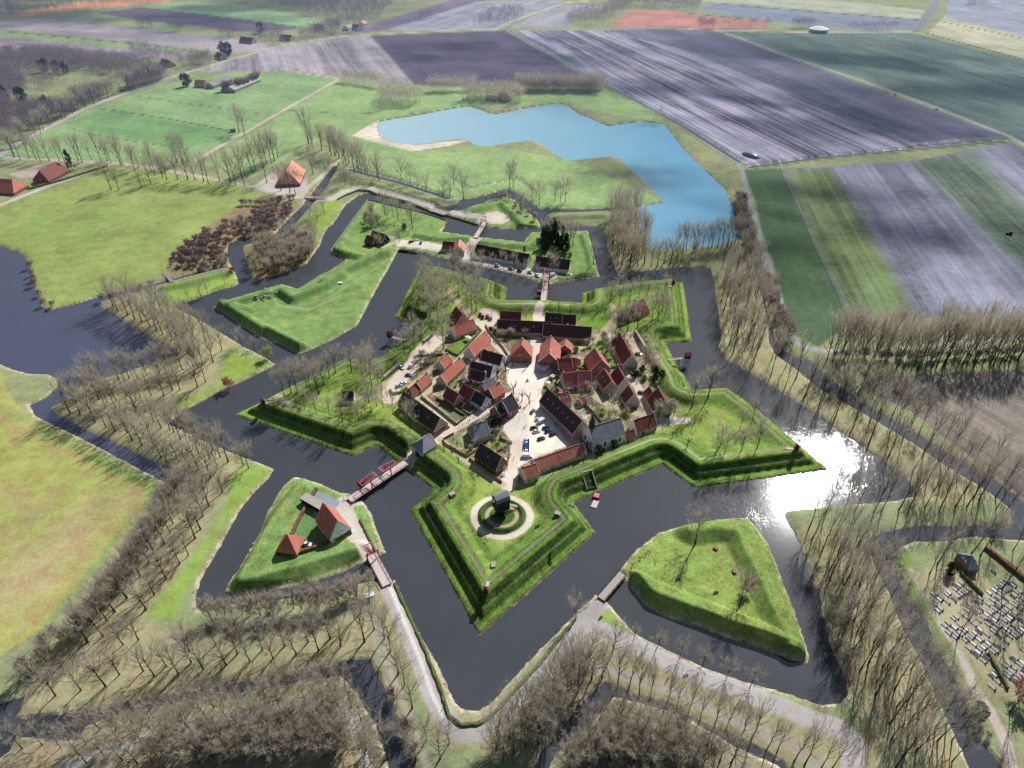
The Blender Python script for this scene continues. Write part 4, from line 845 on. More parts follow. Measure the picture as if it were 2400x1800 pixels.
class Tri:
    """plain vertex/face lists for branches and twigs"""
    def __init__(s): s.v=[];s.f=[]
    def tube(s,p,r,n=4):
        o=len(s.v);prev=None
        for i,(q,rr) in enumerate(zip(p,r)):
            d=(p[min(i+1,len(p)-1)]-p[max(i-1,0)]).normalized();u=d.orthogonal().normalized();w=d.cross(u)
            for k in range(n):
                a=2*math.pi*k/n;s.v.append(q+u*math.cos(a)*rr+w*math.sin(a)*rr)
        for i in range(len(p)-1):
            for k in range(n): s.f.append((o+i*n+k,o+i*n+(k+1)%n,o+(i+1)*n+(k+1)%n,o+(i+1)*n+k))
        s.f.append(tuple(o+(len(p)-1)*n+k for k in range(n)))
    def sliver(s,a,b,w,rnd):
        d=(b-a);u=d.cross(Vector((rnd.uniform(-1,1),rnd.uniform(-1,1),rnd.uniform(-1,1))))
        if u.length<1e-5:return
        u=u.normalized()*w/2;o=len(s.v);s.v+=[a-u,a+u,b];s.f.append((o,o+1,o+2))
    def mesh(s,name,mat,smooth=False):
        me=bpy.data.meshes.new(name);me.from_pydata([tuple(v) for v in s.v],[],s.f);me.materials.append(M[mat])
        if smooth: me.polygons.foreach_set('use_smooth',[True]*len(s.f))
        me.update();return me
def rv(r): return Vector((r.gauss(0,1),r.gauss(0,1),r.gauss(0,1)))
def gentree(seed,Ht,clear,spread,up,nl=10,n2=6,n3=5,nt=7,tw=.055,tl=.95,stems=1,tr=.22):
    r=random.Random(seed);T=Tri();C=Tri();limbs=[]
    for s in range(stems):
        a=r.uniform(0,6.28);lean=Vector((math.cos(a),math.sin(a),0))*(0 if stems==1 else spread*.35)
        p=[Vector((0,0,-.4)) + (lean*.15 if stems>1 else Vector((0,0,0)))]
        for i in range(1,6): p.append(Vector((r.gauss(0,.12),r.gauss(0,.12),0))*i*.4+lean*(i/5)+Vector((0,0,Ht*.8*i/5)))
        rr=[tr*(1.35 if i==0 else 1-.17*i) for i in range(6)]
        T.tube(p,rr,6)
        for i in range(nl):
            f=clear+(0.97-clear)*(i+r.random())/nl;x=f*5/.8*.8/1.0;x=min(4.99,f*5);j=int(x);b=p[j].lerp(p[j+1],x-j)
            az=i*2.4+r.uniform(-.4,.4)+s;el=up+ (f-clear)*.7+r.uniform(-.15,.15)
            g=math.sin(min(1,(1-f)*1.0+.35)*math.pi*.5)
            ln=spread*(.55+.55*g)*r.uniform(.8,1.15)/max(.6,math.cos(el)*1.1)
            ln=min(ln,(Ht-b.z)*1.15/max(.3,math.sin(el)))
            d=Vector((math.cos(az)*math.cos(el),math.sin(az)*math.cos(el),math.sin(el)));q=[b];dd=d.copy()
            for k in range(4): dd=(dd+Vector((0,0,.14))+rv(r)*.09).normalized();q.append(q[-1]+dd*ln/4)
            r0=max(.07,tr*.52*(1-f*.4));T.tube(q,[r0,r0*.75,r0*.55,r0*.38,.025],4);limbs.append((q,ln,r0))
    for q,ln,r0 in limbs:
        for i in range(n2):
            f=.28+.72*(i+r.random())/n2;x=min(3.99,f*4);j=int(x);b=q[j].lerp(q[j+1],x-j)
            d=((q[j+1]-q[j]).normalized()+rv(r)*.42+Vector((0,0,.25))).normalized();l2=ln*.5*r.uniform(.75,1.2)*(1.2-f*.5)
            e=b+d*l2*.5;e2=e+(d+rv(r)*.25+Vector((0,0,.15))).normalized()*l2*.5
            C.tube([b,e,e2],[max(.035,r0*.32),.03,.016],3)
            for k in range(n3):
                g=.15+.85*(k+r.random())/n3;c=b.lerp(e,g*2) if g<.5 else e.lerp(e2,g*2-1)
                d3=(d+rv(r)*.42+Vector((0,0,.2))).normalized();l3=l2*.5*r.uniform(.7,1.3);h=c+d3*l3
                C.sliver(c,h,.05,r)
                for m in range(nt):
                    c2=c.lerp(h,r.uniform(.1,1));d4=(d3+rv(r)*.4+Vector((0,0,.15))).normalized()
                    C.sliver(c2,c2+d4*tl*r.uniform(.5,1.2),tw*r.uniform(.7,1.2),r)
    return T,C
def protos(key,n,twig,**k):
    out=[]
    for i in range(n):
        T,C=gentree(hash(key)%97*0+len(key)*31+i*7+ord(key[0]),**k);out.append((T.mesh('trunk','bark',True),C.mesh('crown',twig)))
    return out
PR={'avenue':protos('avenue',4,'twig',Ht=14.5,clear=.32,spread=4.9,up=.72,nl=12,n2=6,n3=5,nt=5,tw=.042,tl=1.2,tr=.3),
 'tall':protos('tall',4,'twig',Ht=18,clear=.38,spread=4.6,up=.88,nl=11,n2=6,n3=4,nt=5,tw=.038,tl=1.2,tr=.28),
 'round':protos('round',4,'twig',Ht=12.3,clear=.26,spread=5.4,up=.5,nl=12,n2=6,n3=6,nt=6,tw=.044,tl=1.1,tr=.25),
 'shrub':protos('shrub',3,'twig',Ht=6.5,clear=.12,spread=3.0,up=.8,nl=6,n2=5,n3=5,nt=7,tw=.07,tl=.9,stems=3,tr=.09),
 'brush':protos('brush',3,'twigdk',Ht=3.4,clear=.05,spread=2.6,up=.6,nl=6,n2=5,n3=4,nt=6,tw=.07,tl=.8,stems=3,tr=.06),
 'redbush':protos('redbush',1,'twigr',Ht=6.0,clear=.1,spread=3.4,up=.6,nl=7,n2=6,n3=6,nt=8,tw=.1,tl=.8,stems=3,tr=.09),
 'willow':protos('willow',2,'twigy',Ht=8.0,clear=.1,spread=4.4,up=.6,nl=8,n2=6,n3=6,nt=8,tw=.08,tl=1.1,stems=3,tr=.12),
 'mauve':protos('mauve',3,'twigp',Ht=13,clear=.3,spread=4.4,up=.7,nl=9,n2=5,n3=4,nt=6,tw=.1,tl=1.2)}
def leafy(seed,Ht,R,mat,n=2600,cone=False,sz=.55):
    r=random.Random(seed);T=Tri();C=Tri();T.tube([Vector((0,0,-.3)),Vector((0,0,Ht*.5)),Vector((0,0,Ht*.9))],[.28,.2,.05],6)
    cl=[]
    for i in range(40):
        f=r.random()**.8;z=Ht*(.15+.83*f);R_=R*((1-f)*1.0+.08) if cone else R*math.sqrt(max(.05,1-(2*f-.9)**2))
        a=r.uniform(0,6.28);q=R_*r.uniform(.45,1);cl.append((Vector((q*math.cos(a),q*math.sin(a),z)),(.32 if cone else .42)*R*r.uniform(.5,1.1)))
    for i in range(n):
        c,s=cl[r.randrange(len(cl))];d=rv(r).normalized()*s*r.uniform(.6,1.05);p=c+d;u=rv(r).normalized()*sz*r.uniform(.5,1);w=(d.normalized()+rv(r)*.5).cross(u).normalized()*sz*.5
        o=len(C.v);C.v+=[p-u*.5-w*.4,p+u*.5,p-u*.3+w];C.f.append((o,o+1,o+2))
    return T.mesh('trunk','bark',True),C.mesh('crown',mat)
PR['conifer']=[leafy(5,13,3.3,'pine',3200,True),leafy(6,11,3.0,'pine',2800,True)]
PR['evergreen']=[leafy(8,8.5,3.6,'pine',3200),leafy(9,7.5,3.2,'pine',2800)]
PR['greenbush']=[leafy(11,3.4,2.0,'leafg',1300,sz=.4)]
PR['yellowbush']=[leafy(12,3.4,2.2,'twigy',1500,sz=.35)]
# knotty pollards
def pollard(seed):
    r=random.Random(seed);T=Tri();C=Tri();T.tube([Vector((0,0,-.3)),Vector((.1,0,1.6)),Vector((.0,.1,3.2))],[.34,.26,.28],6)
    for i in range(4):
        a=i*1.57+r.uniform(-.4,.4);d=Vector((math.cos(a)*.55,math.sin(a)*.55,1));q=[Vector((0,.1,3.0)),Vector((0,.1,3.0))+d*1.2+rv(r)*.1,Vector((0,.1,3.0))+d*2.6+rv(r)*.3]
        T.tube(q,[.2,.16,.2],5)
        for k in range(26): C.sliver(q[2],q[2]+(d+rv(r)*.6).normalized()*r.uniform(.4,.9),.07,r)
    return T.mesh('trunk','bark',True),C.mesh('crown','twigdk')
PR['pollard']=[pollard(1),pollard(2)]
PR['wideav']=PR['avenue'];PR['lane']=PR['avenue'];PR['grove']=PR['avenue']
PR['brush2']=PR['brush']+[(a,(lambda m:(m.materials.clear(),m.materials.append(M['twigp']),m)[2])(b.copy())) for a,b in PR['brush']]
NAMES={'brush2':'bush','wideav':'avenue_tree','lane':'roadside_tree','grove':'grove_tree','avenue':'bare_tree','tall':'tall_tree','round':'round_tree','shrub':'shrub','brush':'bush','redbush':'bush','willow':'willow','mauve':'roadside_tree','conifer':'conifer','evergreen':'evergreen_tree','greenbush':'bush','yellowbush':'bush','pollard':'pollard_tree'}
CATS={'brush2':'bush','wideav':'tree','lane':'tree','grove':'tree','avenue':'tree','tall':'tree','round':'tree','shrub':'shrub','brush':'bush','redbush':'bush','willow':'tree','mauve':'tree','conifer':'tree','evergreen':'tree','greenbush':'bush','yellowbush':'bush','pollard':'tree'}
NT={};SCL={'avenue':(1.08,1.2),'tall':(1.22,1.75),'round':(1.06,1.34),'wideav':(1.1,1.75),'grove':(1.05,1.4),'lane':(1.15,1.4),'shrub':(1.2,1.35),'willow':(1.1,1.2),'conifer':(1.15,1.35),'evergreen':(1.1,1.25),'pollard':(1.1,1.25)};TR_=random.Random(3)
def tree(kind,loc,label,group=None,s=1.,tilt=0.03):
    me=PR[kind][TR_.randrange(len(PR[kind]))];NT[kind]=NT.get(kind,0)+1;k=s*TR_.uniform(.8,1.18) if kind!='brush2' else s*TR_.uniform(.45,1.5)
    fx,fz=SCL.get(kind,(1,1));o=thing(NAMES[kind],label,CATS[kind],loc,TR_.uniform(0,6.28),group,(k*fx*TR_.uniform(.9,1.1),k*fx*TR_.uniform(.9,1.1),k*fz))
    o.rotation_euler.x=TR_.gauss(0,tilt);o.rotation_euler.y=TR_.gauss(0,tilt)
    put('trunk',me[0],o);put('crown',me[1],o);return o
def okland(p): return hgt(p[0],p[1])>.5
def row(kind,s,n,label,group=None,jit=1.2,sc=1.):
    pl=pts(s,2.);L=[0]
    for i in range(len(pl)-1): L.append(L[-1]+np.linalg.norm(pl[i+1]-pl[i]))
    for k in range(n):
        d=L[-1]*(k+.5)/n;i=min(len(pl)-2,max(0,np.searchsorted(L,d)-1));f=(d-L[i])/max(1e-6,L[i+1]-L[i]);p=pl[i]*(1-f)+pl[i+1]*f
        p=p+np.array([TR_.gauss(0,jit),TR_.gauss(0,jit)])
        z=hgt(*p)
        if z<.3: continue
        tree(kind,(p[0],p[1],z-.05),label,group or label,sc)
def fillp(s,n,mind=None,z=2.):
    pl=pts(s,z);lo=pl.min(0);hi=pl.max(0);out=[];tries=0
    a=abs(sum(pl[i][0]*pl[(i+1)%len(pl)][1]-pl[(i+1)%len(pl)][0]*pl[i][1] for i in range(len(pl))))/2
    if mind is None: mind=(.72 if n<200 else .4)*math.sqrt(a/n)
    cand=np.stack([rng.uniform(lo[0],hi[0],n*40),rng.uniform(lo[1],hi[1],n*40)],1);cand=cand[sdpoly(cand,pl,5)>0]
    for p in cand:
        if len(out)>=n:break
        if hgt(*p)<.35: continue
        if all((p[0]-q[0])**2+(p[1]-q[1])**2>mind*mind for q in out[-160:]): out.append(p)
    return out
def fill(kind,s,n,label,group=None,sc=1.):
    for p in fillp(s,n): tree(kind,(p[0],p[1],hgt(*p)-.05),label,group or label,sc)
def at(kind,s,label,group=None,sc=1.,tilt=.03):
    t=None;L=s.split()
    for tok in L:
        if ':' in tok:t,tok=tok.split(':')
        a,b=tok.split(',');x,y,z=on(t,float(a),float(b));tree(kind,(x,y,z-.05),label,(group or label) if len(L)>1 else None,sc,tilt)
row('avenue',"ML:700,315 870,400 1040,480 1180,600 1290,690",13,'bare tree in the row nearest the violet lake on the upper left dyke')
row('avenue',"ML:800,265 1000,330 1200,450 1320,560 1470,620",13,'bare tree in the inner row of the upper left dyke')
row('avenue',"ML:1000,400 1150,500 1280,620",5,'bare tree between the two rows on the upper left dyke')
row('avenue',"ML:1410,700 1200,730 1000,760 800,800 560,860",16,'bare tree on the lakeward edge of the middle left dyke')
row('avenue',"ML:1370,810 1190,850 1000,910 850,905 720,945 470,935",13,'bare tree in the inner row of the middle left dyke')
row('avenue',"ML:440,990 700,1110 1000,1250 1220,1350 1400,1440",16,'bare tree along the dark canal bank of the left dyke')
row('avenue',"ML:560,950 850,1010 1060,1100 1290,1230 1460,1390",13,'bare tree in the middle row of the left dyke')
row('avenue',"ML:1070,1095 1290,1222 1610,1370",8,'bare tree on the moat side of the left dyke')
row('avenue',"ML:1250,1460 1200,1600 BL:1110,110 1000,250 900,460 720,680 620,820 490,890",16,'bare tree by the dry ditch of the lower left dyke')
row('avenue',"ML:1440,1500 BL:1290,120 1220,250 1140,350 1060,460 980,560 900,670",10,'bare tree beside the yellow grass bank of the lower left dyke')
row('shrub',"ML:1180,1480 BL:1060,60 850,400 620,700 400,850 200,1060",26,'leafless shrub on the edge of the lower left meadow',sc=1.0)
at('avenue',"BL:360,1190 525,1155 685,1130 775,1055 930,1030 1000,1065 1080,1000 1155,1045 1240,975 1320,1020 1465,990 1540,920 1620,965 1700,895 1770,950 1845,870 1920,920 1995,845 2065,895 2140,820 2210,870",'bare tree in the zigzag double row on the bottom left dyke',sc=.95)
at('avenue',"BL:900,830 800,860 1230,900 1400,860 1560,840",'bare tree behind the zigzag row on the bottom left dyke',sc=.9)
row('shrub',"BL:1330,690 1500,670 1800,630 2000,610 2212,580 BM:180,480",22,'leafless shrub in the hedge along the side canal',sc=.95)
at('avenue',"BM:130,650 215,760 150,840 280,820 320,900 370,1050 410,1120 460,1270 550,1480 640,1600 300,1600 480,1620 700,1500",'bare tree left of the road round the moat point')
row('brush',"BM:190,960 270,1080 340,1260 400,1420 470,1600",12,'dark thorny bush on the canal bank left of the moat road',sc=1.2)
row('round',"BL:120,1480 300,1500 510,1535 650,1430 900,1370 1200,1300 1500,1240 1800,1180 2100,1110 2212,1100 BM:60,1150",22,'pale crowned tree in the front row of the lower left wood',sc=.74)
row('round',"BL:700,1480 1000,1440 1400,1360 1800,1290 2160,1230 BM:40,1250 150,1400",15,'pale crowned tree in the second row of the lower left wood',sc=.85)
fill('round',"BL:200,1640 900,1500 2212,1290 BM:120,1400 260,1659 BL:1200,1659",34,'pale crowned tree inside the lower left wood',sc=.85)
fill('shrub',"BL:600,1620 1500,1420 2212,1280 BM:200,1600",30,'undergrowth shrub inside the lower left wood')
at('evergreen',"BL:1320,1500 1440,1540 1700,1420 1960,1440 2110,1330",'small dark evergreen in the lower left wood',sc=.6)
at('round',"BM:1520,700",'lone bare tree beside the plank footbridge',sc=.75)
at('avenue',"BM:1610,915 1750,930 1435,1110 1490,1140 1530,1150",'bare tree at the fork of the two bottom lanes',sc=.9)
fill('avenue',"BM:1550,900 1650,1080 1250,1560 1000,1680 880,1600 1200,1250",34,'bare tree on the litter covered bank right of the moat road')
at('tall',"BM:1690,1080 1790,1130 1860,1150 1930,1190 2000,1210 2100,1260 2170,1280 BR:30,1325 110,1360 200,1400 270,1430 370,1475 440,1490 540,1550 610,1560 720,1620 790,1640 900,1655 970,1660",'tall bare tree in the long row beside the narrow path',sc=.72)
fill('round',"BM:1650,1310 1900,1300 2212,1400 BR:400,1640 BM:1380,1700",34,'pale crowned tree in the wood at the bottom edge',sc=.85)
fill('shrub',"BM:1560,1480 2212,1420 BR:300,1640 BM:1400,1659",20,'undergrowth shrub in the wood at the bottom edge')
at('willow',"BM:1820,1480 1960,1560",'yellow budding tree in the wood at the bottom edge',sc=.8)
at('round',"BM:1895,825 2040,890 2190,950 BR:130,1000 290,1060 440,1125",'small globe crowned tree along the lower right moat bank',sc=.55)
fill('tall',"BR:800,80 1190,200 1330,540 1560,1020 1800,1450 1780,1680 1320,1680 1190,1150 1000,800 870,350",64,'tall bare tree in the long wood right of the yellow green outwork',sc=.76)
row('tall',"MR:890,1650 1020,1655 1140,1645 1250,1655 1370,1645 1480,1635 1600,1625 1750,1620 1900,1625",11,'tall bare tree in front of the blinding sun glint',jit=.6,sc=.8)
row('tall',"MR:1500,1470 1700,1500 1900,1560 2050,1640 BR:2100,40",9,'tall bare tree at the joint of two dykes',sc=.8)
row('shrub',"BR:780,260 860,480 960,700 1000,900 1080,1080",12,'leafless shrub on the reedy edge of the right moat',sc=.8)
row('brush',"BR:1380,320 1480,580 1600,800 1700,980 1800,1150 1900,1380 2000,1520",16,'leafless shrub on the cemetery bank',sc=.6)
at('tall',"BR:1780,820",'large leaning bare tree among the graves',sc=.75)
at('tall',"BR:1860,285 1930,285 2070,500 2140,250 1600,400 1650,340 2090,780 2120,1300 1700,250 2180,560 2000,200 2212,420",'bare tree around the cemetery',sc=.72)
at('evergreen',"BR:1730,400",'dark round yew beside the cemetery chapel',sc=.75)
at('evergreen',"BR:1890,1320",'dark evergreen at the cemetery gate',sc=.7)
at('redbush',"BR:2170,1200",'rusty brown tree at the right edge of the cemetery',sc=1.4)
row('tall',"MR:290,655 450,775 620,885 820,1015 950,1125 1110,1205 1300,1330 1440,1420",15,'tall bare tree on the moat edge of the long right dyke',jit=.7,sc=.88)
row('tall',"MR:420,680 600,800 800,920 1000,1060 1200,1200 1380,1330 1550,1440",10,'tall bare tree in the middle row of the long right dyke',sc=.88)
row('tall',"MR:560,640 760,780 950,900 1150,1020 1350,1130 1550,1260 1750,1370 1950,1500 2100,1600",15,'tall bare tree on the canal edge of the long right dyke',jit=.8,sc=.85)
row('tall',"MR:1010,790 1200,930 1400,1050 1600,1165 1800,1295 2000,1410 2212,1560",19,'tall bare tree between the canal and the brown field',jit=.8,sc=.75)
fill('tall',"MR:250,60 450,30 520,330 550,600 300,660 255,480 235,250",44,'bare tree in the dense wood on the right hand dyke',sc=.8)
row('brush',"MR:520,100 590,300 640,420 700,560 620,600",18,'brown waterside bush left of the green wedge field',sc=1.6)
row('wideav',"MR:900,690 1100,712 1500,722 1900,702 2212,685 2500,670",44,'slanting bare tree in the front line of the wide avenue',jit=1.5,sc=1.15)
row('wideav',"MR:940,610 1300,620 1700,610 2212,600 2500,590",30,'slanting bare tree in the rear line of the wide avenue',jit=2,sc=1.05)
row('brush',"MR:960,650 1400,670 1900,650 2212,640",30,'undergrowth bush in the wide avenue',sc=1.2)
fill('grove',"O:1720,860 1780,570 2100,570 2212,880 2212,1230 1860,1270 1780,1100",46,'bare tree in the grove between moat and lake',sc=1.0)
row('avenue',"B:1500,310 1700,300 1830,285 1960,265 2090,250 2200,240 MR:110,20",9,'bare tree on the shaded bank between moat and lake',sc=1.0)
row('grove',"TR:-60,1620 60,1618 150,1612 230,1600 300,1590 380,1570",14,'slender bare tree silhouetted against the blue lake',jit=.6,sc=1.05)
row('brush',"TR:300,1280 370,1300 380,1400 420,1520 460,1659",22,'dark waterside bush at the lake corner',sc=2.0)
at('avenue',"L:790,650 950,660 1045,670 1100,575 1170,480",'bare tree on the north edge of the west bastion',sc=.95)
at('round',"L:1430,400",'bare tree with thin trunk on the bright lawn of the west bastion')
at('round',"L:1670,640",'largest bare tree of the west bastion',sc=1.5)
at('round',"L:875,850 1015,895 1175,950 1325,1005 1515,975 1665,900 1800,830",'globe crowned tree along the shaded south face of the west bastion',sc=.85)
at('round',"L:1910,910 2120,1080",'globe crowned tree beside the long mossy barn')
at('round',"A:970,780 1085,820 1120,590 1190,720 1010,480 1060,700 1230,640",'pale bare tree in the north west bastion grove',sc=.9)
at('round',"A:1430,580 1560,490 1650,480",'bare tree near the small gun platform',sc=.95)
at('round',"A:1540,870 1590,850",'large twin bare tree south of the gun platform',sc=1.35)
at('round',"A:1140,1000",'bare tree west of the red roofed bastion house',sc=1.05)
at('round',"A:1200,1300",'broad dark limbed tree above the gravel street',sc=1.25)
at('round',"A:860,1130 930,1180 750,1350 860,1290",'bare tree on the flank behind the west latrine',sc=.85)
at('avenue',"B:1160,740 1265,785 1375,775 1580,720",'bare tree in the row on the north east bastion rampart',sc=.8)
at('avenue',"B:1700,770 1770,850 1650,960 1720,970",'bare tree beside the powder magazine',sc=.85)
at('avenue',"B:1220,1100 1280,1060 1360,1080 1480,1040",'bare tree in front of the powder magazine',sc=.9)
at('pollard',"B:550,855 690,855 840,865 1000,875 1095,890",'short pollard on the north rampart walk',sc=.7)
at('round',"B:165,960",'small bare tree between the north buildings',sc=.55)
at('avenue',"B:960,295",'large bare tree at the corner of the north island',sc=1.1)
at('round',"O:250,1185 375,1222 505,1245 635,1272 765,1300 870,1340 125,1150",'small round tree in front of the long barracks',sc=.62)
at('round',"O:1080,1335",'larger round tree by the north drawbridge',sc=.85)
at('conifer',"O:960,1000 1010,960 1060,1010 1110,950 1140,1040 1190,980 1010,1070 1240,1080",'dark conifer in the clump behind the barracks',sc=.95)
at('evergreen',"O:1000,900 1090,880 1150,1000 980,1040 1060,950 1210,1060",'dark ivy clad tree in the clump behind the barracks',sc=1.25)
at('conifer',"O:750,1070",'single small conifer behind the long barracks',sc=.5)
at('avenue',"O:1010,930 1260,1040 1320,980 1180,940 1290,900 1080,900",'bare tree among the dark conifers',sc=1.0)
at('greenbush',"O:1060,1090 1140,1060 1290,1110",'bright green bush beside the barracks')
at('round',"O:570,300 620,292",'bare tree at the kink of the meadow ditch',sc=1.3)
at('round',"O:925,490 1110,460 1170,485 1230,462 700,580 840,470",'bare tree on the bank of the north channel',sc=1.05)
row('shrub',"O:60,520 300,440 520,400 700,560 900,700",16,'leafless shrub around the small triangular outwork',sc=.55)
at('round',"N:550,270 820,180 1210,215 1320,270 1410,330 1500,350 1700,410 1780,420",'bare tree along the overgrown ditch',sc=1.0)
at('round',"N:1830,280 1945,430",'single bare tree in the north meadow',sc=1.1)
at('round',"N:225,700 300,600 140,660",'bare tree on the green point by the small drawbridge',sc=.9)
at('round',"N:1015,620 1045,680 1170,685 1345,785 1330,725 1115,640",'bare tree on the north island lawn',sc=.95)
row('shrub',"N:880,560 840,680 870,780 930,720",8,'leafless shrub on the north island',sc=.8)
at('evergreen',"N:1245,790",'small dark evergreen on the north island lawn',sc=.5)
at('round',"N:960,1035 1190,945",'small pale tree beside the black barn',sc=.6)
at('round',"N:1910,1130 2030,1160",'young tree at the approach road corner',sc=.6)
fill('shrub',"W:1080,720 1400,620 1850,640 1780,780 1700,890 1300,1020 1080,1010",46,'leafless shrub on the brushy peninsula',sc=1.0)
fill('round',"W:1450,500 1900,480 1850,640 1700,860 1450,900 1200,700",16,'bare tree on the brushy peninsula',sc=.75)
fill('brush2',"W:60,960 140,770 500,510 900,380 1250,240 1500,190 1600,240 1400,450 1240,570 930,590 770,660 770,820 800,900 500,980",210,'brown thorn bush in the boggy scrub',sc=.85)
row('brush',"TL:1560,1330 1700,1330 1900,1290",14,'brown bush near the avenue end',sc=1.)
at('redbush',"W:845,1010",'rusty leaved shrub on the canal corner',sc=.7)
at('round',"W:310,1295 460,1290 540,1250 770,950 745,1140",'thin bare tree at the green mound',sc=.6)
at('round',"ML:1570,590 1650,612",'small bare tree near the yellow willow',sc=.65)
at('willow',"ML:1745,672",'rounded yellow green willow on the dyke point',sc=.85)
at('redbush',"ML:1490,865",'pinkish red bush at the moat inlet',sc=.9)
at('round',"ML:1612,1375",'broad bare tree on the left dyke point',sc=1.0)
row('brush',"ML:640,300 700,250 880,215 980,190",9,'bush along the north canal of the left dyke',sc=1.0)
row('brush',"ML:190,60 220,180 250,280 300,330 420,310",14,'reddish reed bush on the lake shore',sc=1.0)
row('brush',"ML:640,350 800,440 950,540 1140,620",16,'dark bush on the steep lakeside bank',sc=.9)
at('avenue',"MR:60,975 165,915",'tall bare tree at the path bend of the east bastion',sc=.95)
at('round',"MR:450,1070 510,1100 375,1110",'bare tree by the eastern rampart path',sc=.7)
at('round',"MR:210,1295 270,1285 380,1265 480,1250 240,1240",'bare tree in the group on the east bastion lawn',sc=.95)
at('pollard',"MR:30,1235 G:2090,645",'pollard on the east bastion lawn',sc=.7)
at('pollard',"G:685,1060 870,985 1045,922 1215,862 1400,782 1565,712 1730,645 1882,585",'pollard in the row on the south east rampart',sc=.75)
at('pollard',"E:608,782 782,935",'pollard on the south west rampart near the gate house',sc=.75)
at('pollard',"C:1900,905 2010,1000 2105,1022",'tall knotty pollard at the south edge of the square',sc=1.15)
at('pollard',"C:1690,705 1800,605 1885,545 2085,545",'knotty pollard at the west edge of the square',sc=1.0)
at('pollard',"D:400,560 462,782 500,700",'knotty pollard at the east edge of the square',sc=1.0)
at('evergreen',"E:1230,530",'big dark evergreen beside the slate roofed house',sc=1.0)
at('round',"D:1190,1160",'bare tree in the walled garden behind the church',sc=.85)
at('round',"D:1610,545 D:1170,300",'small bare tree near the east barracks',sc=.7)
at('evergreen',"D:1480,680 1570,620 1740,650 1730,740 1830,690",'dark evergreen shrub behind the eastern houses',sc=.55)
at('greenbush',"D:1600,720 720,350 1060,1160 880,560",'green garden bush in the town',sc=.9)
at('yellowbush',"D:1335,1165 1390,1200",'yellow flowering bush in the church garden',sc=.9)
at('evergreen',"G:1225,850 1405,745",'dark topped tree between church and rampart',sc=.62)
row('shrub',"C:650,470 760,420 860,480 720,570 620,540",9,'bare fruit shrub in the walled orchard',sc=.45)
row('shrub',"C:1680,150 1780,200 1900,170 2080,170",7,'bare fruit shrub in the garden before the west row',sc=.5)
row('shrub',"D:820,300 960,260 1080,200 1140,300 1180,450",8,'garden shrub behind the brick farmhouse',sc=.5)
row('shrub',"D:1400,1180 1200,1200 1000,1230 900,1000",8,'garden shrub around the church garden',sc=.45)
row('shrub',"D:1750,1250 1960,1150 2080,1180",3,'bare shrub by the east street end',sc=.9)
row('shrub',"D:760,880 860,880 980,900",4,'shrub in front of the double house',sc=.45)
row('shrub',"E:680,640 760,700 900,830 960,760 1180,600 1330,720 1350,1000 1280,1080",11,'shrub in the walled gardens near the gate house',sc=.4)
row('shrub',"C:480,1130 560,1250 640,1330",3,'garden shrub behind the mossy barn',sc=.5)
at('avenue',"BR:80,205",'lone bare tree on the yellow green outwork',sc=.95)
at('round',"BR:370,600",'wide bare tree with reddish undergrowth on the yellow green outwork',sc=1.15)
at('redbush',"BR:410,520",'dull red shrub under the wide bare tree',sc=.8)
at('round',"L:840,520 900,580 1020,560 1240,420 1560,520 1740,560 1600,380 640,700 720,660",'bare tree in the loose grove of the west bastion',sc=.9)
at('round',"A:960,520 1030,600 1100,680 980,680 1130,800 1250,700 1380,660 1330,460 1480,760 1620,640 1050,900 1240,900",'bare tree among the grove of the north west bastion',sc=.95)
at('round',"C:100,700 30,640 190,820 30,1010 130,1060",'bare tree on the lawn edge west of the gravel street',sc=.85)
at('round',"B:1260,620 1500,660 1800,620 1560,860 1800,900",'bare tree on the north east bastion lawn',sc=.7)
# farmland trees north west, one object each
row('lane',"TL:60,1000 140,1035 320,1035 430,1045 610,1045 690,1045 750,1062 830,1075 980,1112 1060,1150 1110,1162 1220,1152 1300,1165 1420,1185 1510,1200 1590,1215",34,'bare avenue tree beside the country lane',jit=2.5,sc=1.1)
row('lane',"TL:1550,1150 1650,1100 1780,1050 1850,1015",11,'bare tree beside the big farmhouse yard',jit=3,sc=1.15)
at('lane',"TL:1730,1185 1822,1235 1880,1245 1915,1255",'bare tree right in front of the big farmhouse',sc=1.1)
row('lane',"TL:2010,940 2100,980 2212,1020 TM:60,1080 160,1130 330,1165",26,'bare tree along the canal north of the approach road',jit=3,sc=1.1)
at('lane',"TL:2030,1130 2170,1010 2000,930",'large bare tree behind the big farmhouse',sc=1.4)
at('lane',"TL:1585,872 1550,855",'bare tree beside the small hut on the farm track',sc=1.25)
at('lane',"TL:772,1232 722,1228 915,1215 978,1190",'bare tree casting long shadows on the wide meadow',sc=1.0)
at('lane',"TL:1150,1055 1185,1060 1215,1050",'bare tree in the bushy group beside the pasture',sc=1.3)
row('lane',"TL:100,960 330,810 560,690 820,590 1080,500",26,'bare roadside tree along the far left country road',jit=3,sc=1.0)
at('conifer',"TL:470,1100",'dark conifer beside the farmhouse with skylights',sc=1.3)
at('evergreen',"TL:30,650 150,662 310,705",'large dark evergreen at the left wood edge',sc=1.7)
at('evergreen',"TL:290,465 370,470 430,475 1450,352 1480,360 1690,215 1210,560",'dark evergreen near the far farmhouses',sc=1.7)
row('brush',"TL:1440,590 1560,575 1680,520",12,'dark hedge conifer screen in front of the pale blue barn',sc=2.2)
